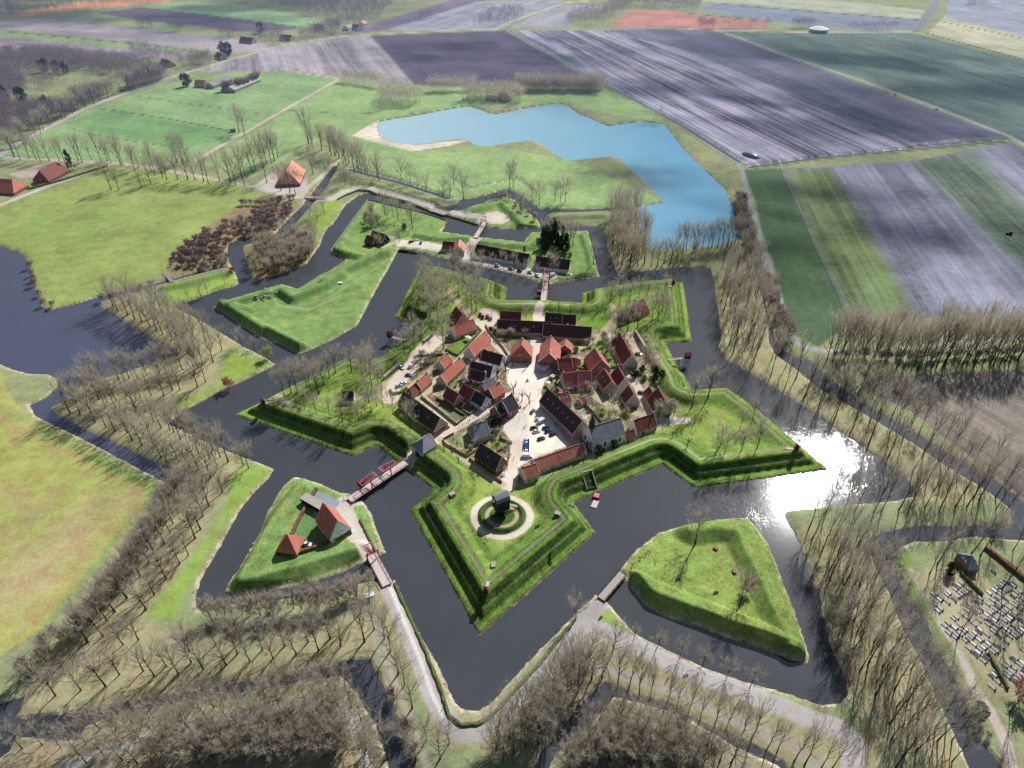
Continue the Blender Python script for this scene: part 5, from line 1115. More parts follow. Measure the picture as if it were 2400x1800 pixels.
# ------------------------------------------------------------------ distant woods: merged masses nobody could count
def lodtree(seed,Ht,R,n=70):
    r=np.random.default_rng(seed);v=[];
    v+= [(-.25,0,0),(.25,0,0),(0,0,Ht*.8)]
    for i in range(n):
        d=r.normal(size=3);d/=np.linalg.norm(d);q=r.random()**.4
        c=np.array([d[0]*R*q,d[1]*R*q,Ht*.62+d[2]*Ht*.36*q]);dirn=(c-np.array([0,0,Ht*.3]));dirn/=np.linalg.norm(dirn)+1e-6
        u=np.cross(dirn,r.normal(size=3));u/=np.linalg.norm(u)+1e-6
        L=r.uniform(.8,2.);w=r.uniform(.14,.3);v+=[c-u*w,c+u*w,c+dirn*L]
    return np.array(v)
LOD=[lodtree(i,15,4.4,60) for i in range(6)]
def wood(name,label,specs,mat,sc=1.):
    V=[]
    for s,n in specs:
        for p in fillp(s,n,mind=None,z=2.) if n>0 else []:
            t=LOD[rng.integers(6)]*rng.uniform(.75,1.25)*sc;a=rng.uniform(0,6.28);c_,s_=math.cos(a),math.sin(a)
            V.append(np.stack([t[:,0]*c_-t[:,1]*s_+p[0],t[:,0]*s_+t[:,1]*c_+p[1],t[:,2]+hgt(*p)],1))
    V=np.concatenate(V);n=len(V);me=bpy.data.meshes.new(name);me.vertices.add(n);me.vertices.foreach_set('co',V.astype(np.float32).ravel())
    me.loops.add(n);me.loops.foreach_set('vertex_index',np.arange(n,dtype=np.int32));me.polygons.add(n//3);me.polygons.foreach_set('loop_start',np.arange(0,n,3,dtype=np.int32));me.polygons.foreach_set('loop_total',np.full(n//3,3,np.int32))
    me.update();me.materials.append(M[mat]);o=bpy.data.objects.new(name,me);COL.objects.link(o);setp(o,label,'woodland',None,'stuff')
wood('woodland','mauve brown woodland strip behind the left farms',[("TL:-150,350 300,350 850,400 1000,450 1120,470 860,500 300,440 -150,430",900),("TL:-150,740 150,700 400,690 560,700 430,760 0,930 -150,960",480),("TL:0,440 250,420 480,520 280,600 60,560",150),("TL:790,560 1110,480 1060,525 860,590",150),("TL:-100,480 60,460 200,560 150,640 -100,600",220),("TL:820,330 1000,340 1180,380 1200,400 900,395",50),("TL:0,640 60,650 80,720 0,740",60),("TL:1130,430 1300,400 1420,420 1240,450",40),("TL:450,640 620,600 760,585 560,690",130),("TL:100,780 380,690 300,800",40)],'twigp')
wood('woodland','hazy woodland along the top left horizon',[("TL:-300,-10 0,0 560,-10 160,62 60,105 -300,110",300),("TL:60,100 150,75 540,62 200,103 60,118",60),("TL:1500,2 2212,-15 2212,140 1900,72",330),("TM:0,-10 370,-5 260,110 130,140 0,190",200),("TL:1930,232 2212,165 2212,215 1960,260",90)],'twigp',1.15)
wood('woodland','grove and hedgerow trees around the far fields',[("TM:840,182 1050,178 1200,105 1100,70 950,95",90),("TM:1450,165 1700,168 1850,60 1900,38 1760,30 1500,95",140),("TM:1700,20 2212,20 2212,60 1750,50",130),("TR:-10,5 130,0 100,70 0,75",50),("TR:100,188 205,188 205,176 100,176",22),("TR:240,184 560,178 555,170 240,176",14),("TR:700,184 860,184 860,174 700,174",20),("TR:1080,196 1380,200 1380,192 1080,190",20),("TR:1840,30 2010,20 1950,5 1840,10",26),("TL:880,185 1000,195 1000,170 900,170",16),("TL:1090,205 1190,210 1180,195 1090,195",12),("TL:1420,248 1540,248 1530,225 1430,225",16),("TL:1650,270 1850,290 1830,215 1660,200",46),("TL:1240,408 1390,415 1380,395 1240,392",20),("TL:820,318 980,330 980,322 820,310",5),("TM:500,135 590,120 590,110 510,118",12),("TL:-100,20 1100,8 1080,14 560,56",60)],'twigp',1.1)
wood('woodland','tree belt on the north shore of the blue lake',[("TM:1140,595 1690,600 1700,565 1130,562",380),("TM:570,600 860,590 860,572 570,582",60),("TM:250,620 560,640 480,690 260,705",80),("TM:770,650 1080,665 1190,610 860,605",130),("TM:0,520 200,548 440,595 440,600 200,556 0,530",90),("TM:1090,690 1200,650 1180,620 1100,640",20),("TM:1490,700 1580,745 1560,752 1490,712",8),("TM:1700,808 1740,818 1745,805",3),("TM:1800,800 1870,795 1870,785 1800,790",5),("TM:1950,788 2080,795 2080,770 1960,775",10)],'twig',1.15)
wood('scrub','low dark gorse patches on the lakeside meadow',[("TM:1640,1220 1760,1180 1940,1230 1920,1290 1780,1290",60),("TM:1730,1060 1800,1080 1790,1115 1730,1095",16),("TM:1270,985 1340,990 1330,1018 1280,1010",10),("TM:830,1015 950,1025 940,1035 840,1040",10),("TM:260,1005 420,1000 400,1040 280,1035",30),("TM:1660,1080 1720,1075 1720,1110",8)],'twigdk',.16)
print('TREES',NT,sum(NT.values()))
# ------------------------------------------------------------------ hedges, walls, fences
def strip(name,label,cat,s,w,h,mat,top=None,dz=0.,bump=0.):
    pl=pts(s,2.5 if dz==0 else dz);r=random.Random(len(label));q=[]
    for i in range(len(pl)-1):
        L=np.linalg.norm(pl[i+1]-pl[i]);n=max(1,int(L/1.6))
        for k in range(n): q.append(pl[i]+(pl[i+1]-pl[i])*k/n)
    q.append(pl[-1]);mb=MB();rows=[]
    for i,p in enumerate(q):
        d=q[min(i+1,len(q)-1)]-q[max(i-1,0)];d=d/max(1e-6,np.linalg.norm(d));nn=np.array([-d[1],d[0]]);z=max(hgt(*p),.1)
        j=lambda:r.uniform(-bump,bump)
        a=p+nn*(w/2+j());b=p-nn*(w/2+j());rows.append([(a[0],a[1],z-.4),(a[0],a[1],z+h*.9+j()),(p[0]+nn[0]*w*.2,p[1]+nn[1]*w*.2,z+h+j()),(p[0]-nn[0]*w*.2,p[1]-nn[1]*w*.2,z+h+j()),(b[0],b[1],z+h*.9+j()),(b[0],b[1],z-.4)])
    vs=[v for rr in rows for v in rr];fs=[]
    for i in range(len(rows)-1):
        for k in range(5): fs.append((i*6+k,(i+1)*6+k,(i+1)*6+k+1,i*6+k+1))
    fs+=[(0,1,2,3,4,5),tuple(len(vs)-6+k for k in range(6))[::-1]]
    o=Vector(rows[0][0]);mb.poly([tuple(Vector(v)-o) for v in vs],fs,mat);ob=mb.build(name,None,o);setp(ob,label,cat);return ob
S_=strip
for s,l in [("C:705,945 1160,1302 1288,1200","clipped hedge around the purple kitchen garden"),("C:905,962 1278,1190","inner hedge of the kitchen garden"),("C:1222,1112 1335,1178 1418,1108","hedge of the garden before the slate roofed white house"),
 ("C:1022,332 1172,412 1480,92 1425,32","clipped hedge bordering the bright lawn"),("D:742,578 960,590 1240,560","long hedge behind the double red house"),("C:1140,820 1170,760 1230,725","short hedge below the white cottages"),("C:1290,770 1430,735","curved hedge in the white cottage garden"),("C:1350,820 1480,790","low second hedge in the white cottage garden"),
 ("C:300,860 330,910 440,890 520,830","hedge round the planted corner of the gravel street")]: S_('hedge',l,'hedge',s,1.0,1.3,'hedge',bump=.12)
S_('hedge','long low clipped hedge curving round the moat point','hedge',"BM:345,455 400,580 430,640 540,880 650,1160 700,1320 780,1380 880,1375 970,1320 1120,1160 1300,965 1510,700",1.1,1.1,'hedge',dz=1.6,bump=.15)
S_('hedge','low hedge between the road and the grass spit of the inn outwork','hedge',"R:1530,790 1620,980 1715,1150",.9,.9,'hedge',dz=1.6,bump=.1)
S_('hedge','dark hedge lining the gravel approach road','hedge',"N:460,448 560,392 700,338 830,338 1000,388 1300,468 1540,560",1.2,1.3,'hedge',dz=1.6,bump=.15)
S_('hedge','second dark hedge beside the north moat road','hedge',"N:1740,615 1900,660 2110,725",1.2,1.3,'hedge',dz=1.6,bump=.15)
S_('hedge','brown beech hedge behind the terrace','hedge',"R:1015,430 860,700 720,985",1.4,1.8,'brownhedge',dz=2,bump=.15)
S_('hedge','brown beech hedge in front of the white car','hedge',"R:825,1172 1000,1122 1230,1030 1425,942",1.4,1.5,'brownhedge',dz=2,bump=.15)
S_('hedge','brown hedge on the far side of the cemetery','hedge',"BR:1960,235 2080,330 2212,440 2400,560",1.8,1.8,'brownhedge',dz=1.6,bump=.2)
S_('hedge','dark yew hedge running down the cemetery from the chapel','hedge',"BR:1800,395 1940,540",1.0,1.4,'hedge',dz=1.6,bump=.1)
S_('hedge','dark hedge between the last grave rows','hedge',"BR:1980,920 2100,1150",1.0,1.4,'hedge',dz=1.6,bump=.1)
S_('hedge','low hedge along the pasture of the left road','hedge',"TL:180,1230 400,1170 700,1080",2.0,1.6,'hedge',dz=1.6,bump=.3)
for s,l in [("E:722,590 595,655 620,715 880,862 1000,775","brick wall around the garden below the mansard house"),("E:1255,645 1410,705","low brick wall beside the parking road"),("E:1385,740 1372,880 1345,960","brick wall of the black roofed house facing the road"),
 ("E:905,885 1100,1040 1290,1165","long dark wall along the inner footway"),("E:1295,440 1400,350 1515,275","brick wall of the slate roofed brick house"),("E:325,545 480,615 672,512","brick wall at the end of the mossy barn"),("D:812,1035 940,1150 1060,1292","garden wall behind the church"),
 ("A:1700,1020 1740,1100 1900,1280 1960,1370","low brick wall beside the north west lane"),("C:880,560 1000,400 640,420","orchard fence wall"),("E:1230,800 1370,740","short brick wall behind the mossy patch"),("D:1480,700 1400,600 1260,480","pale wall along the east lane")]: S_('garden_wall',l,'wall',s,.45,1.4,'wallbrick')
S_('garden_wall','white curved wall beside the twin gabled stable','wall',"D:690,355 640,400 540,440",.5,1.2,'trim')
S_('palisade','grey timber palisade on the west side of the north island','palisade',"N:822,447 700,600 560,790 380,1052",.35,1.6,'stone',dz=.8)
S_('palisade','grey timber palisade on the north side of the north island','palisade',"N:822,447 1200,542 1500,612 1740,692 1738,740",.35,1.6,'stone',dz=.8)
# ------------------------------------------------------------------ vehicles
PAINT={'white':(240,242,246),'black':(28,30,36),'navy':(30,42,72),'blue':(40,92,190),'red':(190,30,44),'grey':(120,126,134),'silver':(190,196,204)}
for k,c in PAINT.items(): M['car_'+k]=simple('car_paint_'+k,c,.25,.04,spec=.6)
def carmeshes(kind,col):
    L,W,Hh=(4.3,1.8,1.45) if kind=='car' else (5.3,2.0,2.3);p='car_'+col
    b=MB()
    # lower hull with rounded nose and tail (profile swept across)
    if kind=='car': pf=[(-L/2,.35),(-L/2+.05,.85),(-L/2+.45,.98),(L/2-1.1,.95),(L/2-.1,.75),(L/2,.4),(L/2-.15,.25),(-L/2+.15,.25)];cab=[(-L/2+.35,.96),(-L/2+.85,Hh),(L/2-2.0,Hh),(L/2-1.15,.94)]
    else: pf=[(-L/2,.35),(-L/2,2.1),(-L/2+.2,2.25),(L/2-1.7,2.25),(L/2-1.0,1.35),(L/2-.1,1.05),(L/2,.4),(-L/2+.15,.25)];cab=[(L/2-2.5,1.35),(L/2-2.4,2.2),(L/2-1.72,2.2),(L/2-1.05,1.38)]
    n=len(pf);vs=[(x,y,z) for y in(-W/2,W/2) for x,z in pf];b.poly(vs,[tuple(range(n)),tuple(range(n,2*n))[::-1]]+[(i,(i+1)%n,n+(i+1)%n,n+i)[::-1] for i in range(n)],p)
    body=b.mesh('body')
    g=MB();w1=W/2-.08 if kind=='car' else W/2+.01;w2=W/2-.28 if kind=='car' else W/2-.1;vs=[(x,s*(w1 if i in(0,3) else w2),z) for s in(-1,1) for i,(x,z) in enumerate(cab)]
    g.poly(vs,[(0,1,2,3),(7,6,5,4),(0,4,5,1),(2,6,7,3),(1,5,6,2)],'glass');cabm=g.mesh('window')
    r=MB();x0,x1=cab[1][0]+.05,cab[2][0]-.05;r.box(((x0+x1)/2,0,cab[1][1]+.02),(x1-x0,2*w2-.04,.06),p);roof=r.mesh('roof')
    w=MB();w.rings([(.3,-.1),(.33,-.08),(.33,.08),(.3,.1)],'rubber',10);w.rings([(.18,.1),(.16,.12)],'steel',8);wh=w.mesh('wheel')
    h=MB();h.box((0,0,0),(.08,.35,.16),'trim');return body,cabm,roof,wh,h.mesh('headlight'),L,W
_cm={}
def car(label,t,x,y,dx,dy,col,kind='car',group=None):
    if (kind,col) not in _cm:_cm[(kind,col)]=carmeshes(kind,col)
    body,cabm,roof,wh,hl,L,W=_cm[(kind,col)];X,Y,Z_=on(t,x,y);q=gp(t,x+dx,y+dy,Z_)
    o=thing('parked_car' if kind=='car' else 'van',label,'car' if kind=='car' else 'van',(X,Y,Z_+.04),math.atan2(q[1]-Y,q[0]-X),group)
    put('body',body,o);put('window',cabm,o);put('roof',roof,o)
    for sx in(-1,1):
        for sy in(-1,1): w_=put('wheel',wh,o,(sx*L*.31,sy*(W/2-.08),.33));w_.rotation_euler=(math.pi/2*(-sy),0,0)
    for sy in(-1,1): put('headlight',hl,o,(L/2-.03,sy*W*.33,.68))
for a in [('dark grey car nearest the pollard trees','E',1650,330,60,-75,'grey'),('silver car left of the white van','E',1722,422,90,-30,'silver'),('white van among the cars on the bright square','E',1765,440,95,-50,'white','van'),
 ('black car left of a white car in the parking square','E',1668,525,90,-20,'black'),('white car touching a black one in the parking square','E',1696,565,80,-20,'white'),('dark blue car at the top of three in a diagonal line','E',1806,522,90,-40,'navy'),('navy car in the middle of three in a diagonal line','E',1836,562,90,-40,'navy'),
 ('black car at the bottom of three in a diagonal line','E',1888,598,90,-40,'black'),('single navy car in the lower parking square','E',1752,652,95,-30,'navy'),('silver car at the top of the roadside column','E',1590,678,95,2,'silver'),('pale blue grey car second in the roadside column','E',1590,708,95,2,'silver'),
 ('blue car third in the roadside column','E',1588,738,95,2,'blue'),('dark blue car fourth in the roadside column','E',1586,768,95,2,'blue'),('white car fifth in the roadside column','E',1590,800,95,2,'white'),('white van at the bottom of the roadside column','E',1590,855,95,2,'white','van'),
 ('black car at the left of the small parking court','A',1636,898,20,-50,'black'),('black car next to the red car','A',1666,925,10,-50,'black'),('red car in the small parking court','A',1720,918,5,-60,'red'),('silver van beside the red car','A',1766,925,8,-60,'silver','van'),('black car before the long dark west row','A',1772,1068,60,40,'black'),
 ('white car by the red casemate doors','A',712,1522,40,30,'white'),('white van on the gravel street','A',832,1492,30,-40,'white','van'),('blue car on the gravel street','A',795,1612,60,10,'blue'),('white car nearest the planted corner','C',470,772,60,-20,'white'),('silver blue car beside the planted corner','C',415,808,60,-20,'silver'),
 ('white van at the west end of the barracks street','O',205,1148,50,18,'white','van'),('white car behind the first street tree','O',148,1146,50,16,'white'),('dark car close to the barracks wall','O',272,1130,50,16,'navy'),('silver car before the third street tree','O',430,1222,50,16,'silver'),('dark car with pale roof in mid street','O',592,1258,50,16,'grey'),
 ('black car east of mid street','O',696,1284,50,16,'black'),('silver car on the barracks street bend','O',816,1304,50,16,'silver'),('white car on the barracks street bend','O',902,1342,40,20,'white'),('white van beside the north drawbridge','O',1085,1336,50,-20,'white','van'),('white car on the grass east of the drawbridge','O',1275,1332,50,0,'white'),
 ('black car in the pale parking yard','N',1325,945,40,-14,'black'),('white car in the pale parking yard','N',1376,925,40,-14,'white'),('grey car alone in the pale parking yard','N',1441,955,14,-36,'grey'),('dark car in the east barracks court','D',1530,392,40,10,'grey'),('dark blue car behind the eastern houses','D',1565,898,40,14,'navy'),
 ('white car before the powder magazine','B',1312,955,40,-10,'white'),('white car beside the pyramid roofed shelter','R',905,1092,100,14,'white'),('dark car on the straight far road','TR',1378,616,60,26,'grey'),('white van driving on the straight far road','TR',1648,712,60,26,'white','van'),('dark car parked at the road bend wood','TL',792,590,30,-8,'black')]:
    car(a[0],*a[1:7],kind=a[7] if len(a)>7 else 'car',group='cars parked in and around the fort')
# tractor, boat, raft
x,y,z=on('TR',2115,1520);t=thing('tractor','red tractor trailing dust on the striped field','tractor',(x,y,z),math.radians(170))
mb=MB();mb.box((1.2,0,1.3),(2.2,1.1,1.0),'darkred');mb.build('bonnet',t);mb=MB();mb.box((-.7,0,1.9),(1.7,1.6,1.6),'glass');mb.box((-.7,0,2.75),(1.9,1.8,.15),'darkred');mb.build('cab',t)
for sx,r_ in((-.9,.95),(1.7,.6)):
    for sy in(-1,1): mb=MB();mb.rings([(r_,-.25),(r_,.25)],'rubber',14);w_=mb.build('wheel',t,(sx,sy*1.1,r_));w_.rotation_euler=(math.pi/2,0,0)
def boat(label,tl,x,y,rz,L,W,col,cab=None):
    X,Y=gp(tl,x,y,.3);t=thing('boat',label,'boat',(X,Y,.02),rz);mb=MB();n=9;prof=[]
    for i in range(n):
        f=i/(n-1);w=W/2*math.sin(min(1,(1-f)*1.8+.05)*math.pi/2);prof.append((-L/2+f*L,w))
    vs=[(a,-b,.7) for a,b in prof]+[(a,b,.7) for a,b in prof]+[(a*.95,-b*.6,-.3) for a,b in prof]+[(a*.95,b*.6,-.3) for a,b in prof]
    fs=[(i,i+1,2*n+i+1,2*n+i)[::-1] for i in range(n-1)]+[(n+i,n+i+1,3*n+i+1,3*n+i) for i in range(n-1)]+[(2*n+i,2*n+i+1,3*n+i+1,3*n+i) for i in range(n-1)]+[(0,n,3*n,2*n)]
    mb.poly(vs,fs,col);mb.poly([(a,b*.9,.35) for a,b in prof]+[(a,-b*.9,.35) for a,b in prof][::-1],[tuple(range(2*n))[::-1]],'timber');mb.build('hull',t)
    if cab: mb=MB();mb.box((-L*.1,0,1.0),(L*.5,W*.7,.9),cab);mb.build('cabin',t)
    return t
boat('long black barge moored beside the parking yard','N',1260,1052,math.radians(-14),15,3.2,'blackwood','blackwood');boat('small bright blue boat at the end of the barge','N',1352,1072,math.radians(-14),6,2.4,'car_blue')
boat('small round red boat by the sluice bank','G',1200,1318,math.radians(70),5.5,3.6,'darkred','pinkpaint')
x,y=gp('G',1180,1408,.3);q=gp('G',1205,1350,.3);t=thing('raft','pale floating raft moored in front of the sluice','raft',(x,y,0.05),math.atan2(q[1]-y,q[0]-x));mb=MB();mb.box((0,0,.15),(5.2,2.8,.3),'planks');mb.build('deck',t)
mb=MB();[mb.rings([(.3,-1.3),(.3,1.3)],'rubber',8) for _ in range(1)];f_=mb.build('float',t,(1.6,0,-.05));f_.rotation_euler=(math.pi/2,0,0)
# sluice chute in the south east rampart
a=np.array(gp('G',1085,1050,6));b=np.array(gp('G',1145,1235,1.5));d=b-a;L=np.linalg.norm(d);t=thing('sluice','concrete sluice chute cut into the south east rampart','sluice',((a[0]+b[0])/2,(a[1]+b[1])/2,1.2),math.atan2(d[1],d[0]))
mb=MB()
for s in(-1,1): mb.poly([(-L/2,s*2.6-.25,-.5),(L/2,s*2.6-.25,-.5),(L/2,s*2.6-.25,1.0),(-L/2,s*2.6-.25,6.0),(-L/2,s*2.6+.25,-.5),(L/2,s*2.6+.25,-.5),(L/2,s*2.6+.25,1.0),(-L/2,s*2.6+.25,6.0)],[(0,1,2,3),(7,6,5,4),(3,2,6,7),(1,5,6,2),(0,3,7,4)],'stone')
mb.build('side_wall',t);mb=MB();mb.box((-L/2-.1,0,3.0),(.5,5.7,6.4),'stone');mb.build('head_wall',t);mb=MB();mb.box((0,0,.75),(L,4.7,.3),'glass');mb.build('channel_floor',t)
# flag
x,y,z=on('G',852,1640);t=thing('flagpole','tall flagpole with a light blue and white flag','flag pole',(x,y,z));mb=MB();mb.bar((0,0,0),(0,0,13),.16,'trim',.08,8);mb.build('pole',t)
mb=MB();nx=8
for i in range(nx):
    x0,x1=i*.35,(i+1)*.35;w0,w1=math.sin(i*.9)*.15,math.sin((i+1)*.9)*.15
    for k,(za,zb_,c) in enumerate(((12.9,12.2,'white'),(12.2,11.5,'car_blue'),(11.5,10.9,'white'))): mb.poly([(x0,w0,zb_),(x1,w1,zb_),(x1,w1,za),(x0,w0,za)],[(0,1,2,3)],c if c!='car_blue' else 'skylight')
f_=mb.build('flag',t);f_.rotation_euler=(0,0,math.radians(-25))
# tank and covered heap far off
x,y,z=on('TR',880,205);t=thing('storage_tank','round dark tank with a white conical roof on the far field','tank',(x,y,z));mb=MB();mb.rings([(15,0),(15,5)],'steel',28);mb.build('wall',t);mb=MB();mb.rings([(15.8,4.8),(8,7.4),(.3,9)],'white',28);mb.build('roof',t)
x,y,z=on('TR',440,1012);t=thing('covered_heap','dome shaped plastic covered heap beside the ditch','heap',(x,y,z),math.radians(-52));mb=MB();mb.rings([(1.,-.1),(.95,.35),(.75,.7),(.4,.93),(.05,1)],'car_grey',20);o=mb.build('cover',t,smooth=True);o.scale=(10.5,5,3.6)
# bunker entrances, gun platform, benches, boards
for l,tl,x,y,rz in [('small concrete bunker entrance left of the mill','E',705,1305,.6),('small concrete bunker entrance right of the mill','E',1945,1535,-.4),('small bunker entrance near the south bastion tip','BM',985,348,1.6),('dark niche in the yellow green outwork near the lone tree','BR',215,238,2.4),('second dark niche in the yellow green outwork','BR',335,388,1.5)]:
    X,Y,Z_=on(tl,x,y);t=thing('bunker_entrance',l,'bunker',(X,Y,Z_),rz);mb=MB();g_='BR' in tl;mb.box((0,0,.3),(2.0,1.6,1.2) if g_ else (2.8,2.0,1.6),'wallbrick' if g_ else 'stone');mb.build('housing',t);mb=MB();mb.box((0,-.82 if g_ else -1.02,.45),(1.4,.08,.9),'glass');mb.build('doorway',t)
bm=MB()
for i in range(3): bm.box((0,-.18+.18*i,.45),(1.9,.14,.05),'timber')
bm.box((0,.3,.75),(1.9,.05,.35),'timber')
for s in(-.8,.8): bm.box((s,0,.22),(.08,.5,.44),'steel')
bench=bm.mesh('bench')
for l,tl,x,y,rz in [('timber bench on the yellow green outwork lawn','BR',215,528,.3),('timber bench near the bank of the yellow green outwork','BM',2180,440,.4),('timber bench right of the mill circle','BM',1270,100,.5),('timber bench beside the broad right lane','BR',-0+20,1065,.3),('red picnic bench at the footbridge','BM',1680,690,.8)]:
    X,Y,Z_=on(tl,x,y);setp(put('bench',bench,None,(X,Y,Z_),rz,1.15),l,'bench')
X,Y,Z_=on('BM',182,560);t=thing('shelter','flat white roofed shelter under bare trees by the drawbridge','shelter',(X,Y,Z_),.35);mb=MB();mb.box((0,0,2.6),(4.6,2.2,.16),'white');mb.build('roof',t);mb=MB()
for a in(-2.1,2.1):
    for b in(-.9,.9): mb.box((a,b,1.3),(.12,.12,2.6),'timber')
mb.build('post_frame',t);mb=MB();mb.box((0,.95,1.3),(4.2,.08,2.2),'timber');mb.build('back_wall',t)
X,Y,Z_=on('TL',1510,855);t=thing('trailer','small dark cabin trailer by the farm track','trailer',(X,Y,Z_),.4);mb=MB();mb.box((0,0,2.0),(6,3,2.8),'car_grey');mb.build('body',t);mb=MB();mb.rings([(.6,-1.5),(.6,1.5)],'rubber',10);w_=mb.build('wheel',t,(1.5,0,.6));w_.rotation_euler=(math.pi/2,0,0)
X,Y,Z_=on('W',2095,1125);t=thing('feed_trough','pale feed trough on the sheep outwork','trough',(X,Y,Z_),.1);mb=MB();mb.box((0,0,.5),(3.4,1.8,.5),'white');mb.build('basin',t);mb=MB();[mb.box((sx,0,.15),(.2,1.5,.5),'timber') for sx in(-1.3,1.3)];mb.build('leg_frame',t)
# parasols and lamps
pm=MB();pm.rings([(1.7,2.25),(1.2,2.6),(.05,3.0)],'parasol',8);pc=pm.mesh('canopy');pm=MB();pm.bar((0,0,0),(0,0,2.9),.08,'timber');pp=pm.mesh('pole')
for l,tl,s in [('cream parasol on the terrace before the tall inn','D',"235,575 262,598 290,580 318,602 345,585 300,618"),('cream parasol on the lawn terrace','A',"1485,1190 1505,1200 1472,1120 1440,1128"),('large cream parasol right of the square','D',"352,795 410,708 620,850")]:
    for tok in s.split():
        a,b=map(float,tok.split(','));X,Y,Z_=on(tl,a,b);t=thing('parasol',l,'parasol',(X,Y,Z_),0,l);put('canopy',pc,t);put('pole',pp,t)
lm=MB();lm.bar((0,0,0),(0,0,4.2),.14,'timber',.09,6);lpo=lm.mesh('post');lm=MB();lm.rings([(.12,4.15),(.26,4.7),(.05,4.95)],'glass',6);lpl=lm.mesh('lantern')
for i,(tl,x,y,l) in enumerate([('E',1200,285,'black street lamp beside the lower slate wing'),('E',990,300,'black street lamp on the diagonal street'),('E',500,900,'black street lamp near the gate'),('D',235,930,'black street lamp at the storehouse corner'),('E',1500,420,'black street lamp by the parking square'),('B',265,1100,'black street lamp on the main street')]):
    X,Y,Z_=on(tl,x,y);t=thing('street_lamp',l,'street lamp',(X,Y,Z_));put('post',lpo,t);put('lantern',lpl,t)
# market lamp/pump in the square
X,Y,Z_=on('D',90,735);t=thing('pump','low stone pump in the middle of the square','pump',(X,Y,Z_));mb=MB();mb.rings([(1.2,0),(1.2,.25)],'stone',12);mb.build('basin',t);mb=MB();mb.box((0,0,.9),(.45,.45,1.6),'timber');mb.build('pump_post',t)
# ------------------------------------------------------------------ graves
gv={}
for k,(a,b) in {'white':('gravelight','gravedark'),'grey':('grave','gravedark'),'stone':('stone','grave'),'dark':('gravedark','grave')}.items():
    s=MB();s.box((0,0,.12),(2.1,1.05,.3),'grave' if k!='grey' else 'stone');s.box((.0,0,.24),(1.8,.8,.12),a);h=MB();h.box((1.05,0,.5),(.16,.95,.95),b);h.box((1.05,0,1.02),(.14,.6,.16),b);gv[k]=(s.mesh('slab'),h.mesh('headstone'))
gl={'white':'grave filled with white gravel and a black headstone','grey':'grave with grey polished slab and a black headstone','stone':'weathered stone grave with grey headstone','dark':'black granite grave slab'}
pl=pts("BR:1560,545 1720,470 1800,420 1960,560 1960,320 2100,420 2212,500 2400,640 2400,1120 2212,1110 2090,1170 1990,1160 1890,950 1700,780",1.6)
u=np.array(gp('BR',1740,560,1.6))-np.array(gp('BR',1640,480,1.6));u/=np.linalg.norm(u);v_=np.array([-u[1],u[0]]);c0=pl.mean(0);rz=math.atan2(u[1],u[0]);k=0;gr_=random.Random(5)
for i in range(-18,19):
    for j in range(-24,25):
        if i%8==4 or j%11==8: continue
        p=c0+u*i*2.75+v_*j*1.75+np.array([gr_.gauss(0,.2),gr_.gauss(0,.2)])
        if gr_.random()<.22 or sdpoly(p[None],pl,5)[0]<.6 or hgt(*p)<.8: continue
        kk=gr_.choices(['white','grey','stone','dark'],[.22,.36,.26,.16])[0];k+=1
        if k>295: break
        o=thing('grave',gl[kk],'grave',(p[0],p[1],hgt(*p)),rz+math.pi*0,gl[kk],gr_.uniform(.9,1.15));put('slab',gv[kk][0],o);put('headstone',gv[kk][1],o)
print('graves',k)
# ------------------------------------------------------------------ people and sheep grown with the skin modifier
def skinned(name,verts,edges,rad,mats,split=None,sub=1):
    me=bpy.data.meshes.new(name);me.from_pydata(verts,edges,[]);o=bpy.data.objects.new(name,me);COL.objects.link(o)
    md=o.modifiers.new('s','SKIN');md.use_smooth_shade=True
    for i,r in enumerate(rad): me.skin_vertices[0].data[i].radius=(r,r) if not hasattr(r,'__len__') else r
    me.skin_vertices[0].data[0].use_root=True
    if sub: o.modifiers.new('b','SUBSURF').levels=sub
    dg=bpy.context.evaluated_depsgraph_get();nm=bpy.data.meshes.new_from_object(o.evaluated_get(dg));bpy.data.objects.remove(o);nm.materials.clear()
    for m_ in mats: nm.materials.append(M[m_])
    if split:
        for p in nm.polygons: p.material_index=split(p.center)
    return nm
M['skin']=simple('skin',(206,160,136),.6,.05);M['jeans']=simple('dark_trousers',(44,52,74),.9,.1);M['coat_dark']=simple('dark_coat',(34,36,44),.9,.1);M['coat_red']=simple('red_coat',(150,44,48),.9,.1);M['coat_blue']=simple('blue_coat',(60,84,130),.9,.1);M['coat_beige']=simple('beige_coat',(176,160,134),.9,.1);M['hair']=simple('brown_hair',(60,44,34),.8,.1);M['wool']=simple('off_white_wool',(226,220,204),.95,.15,4)
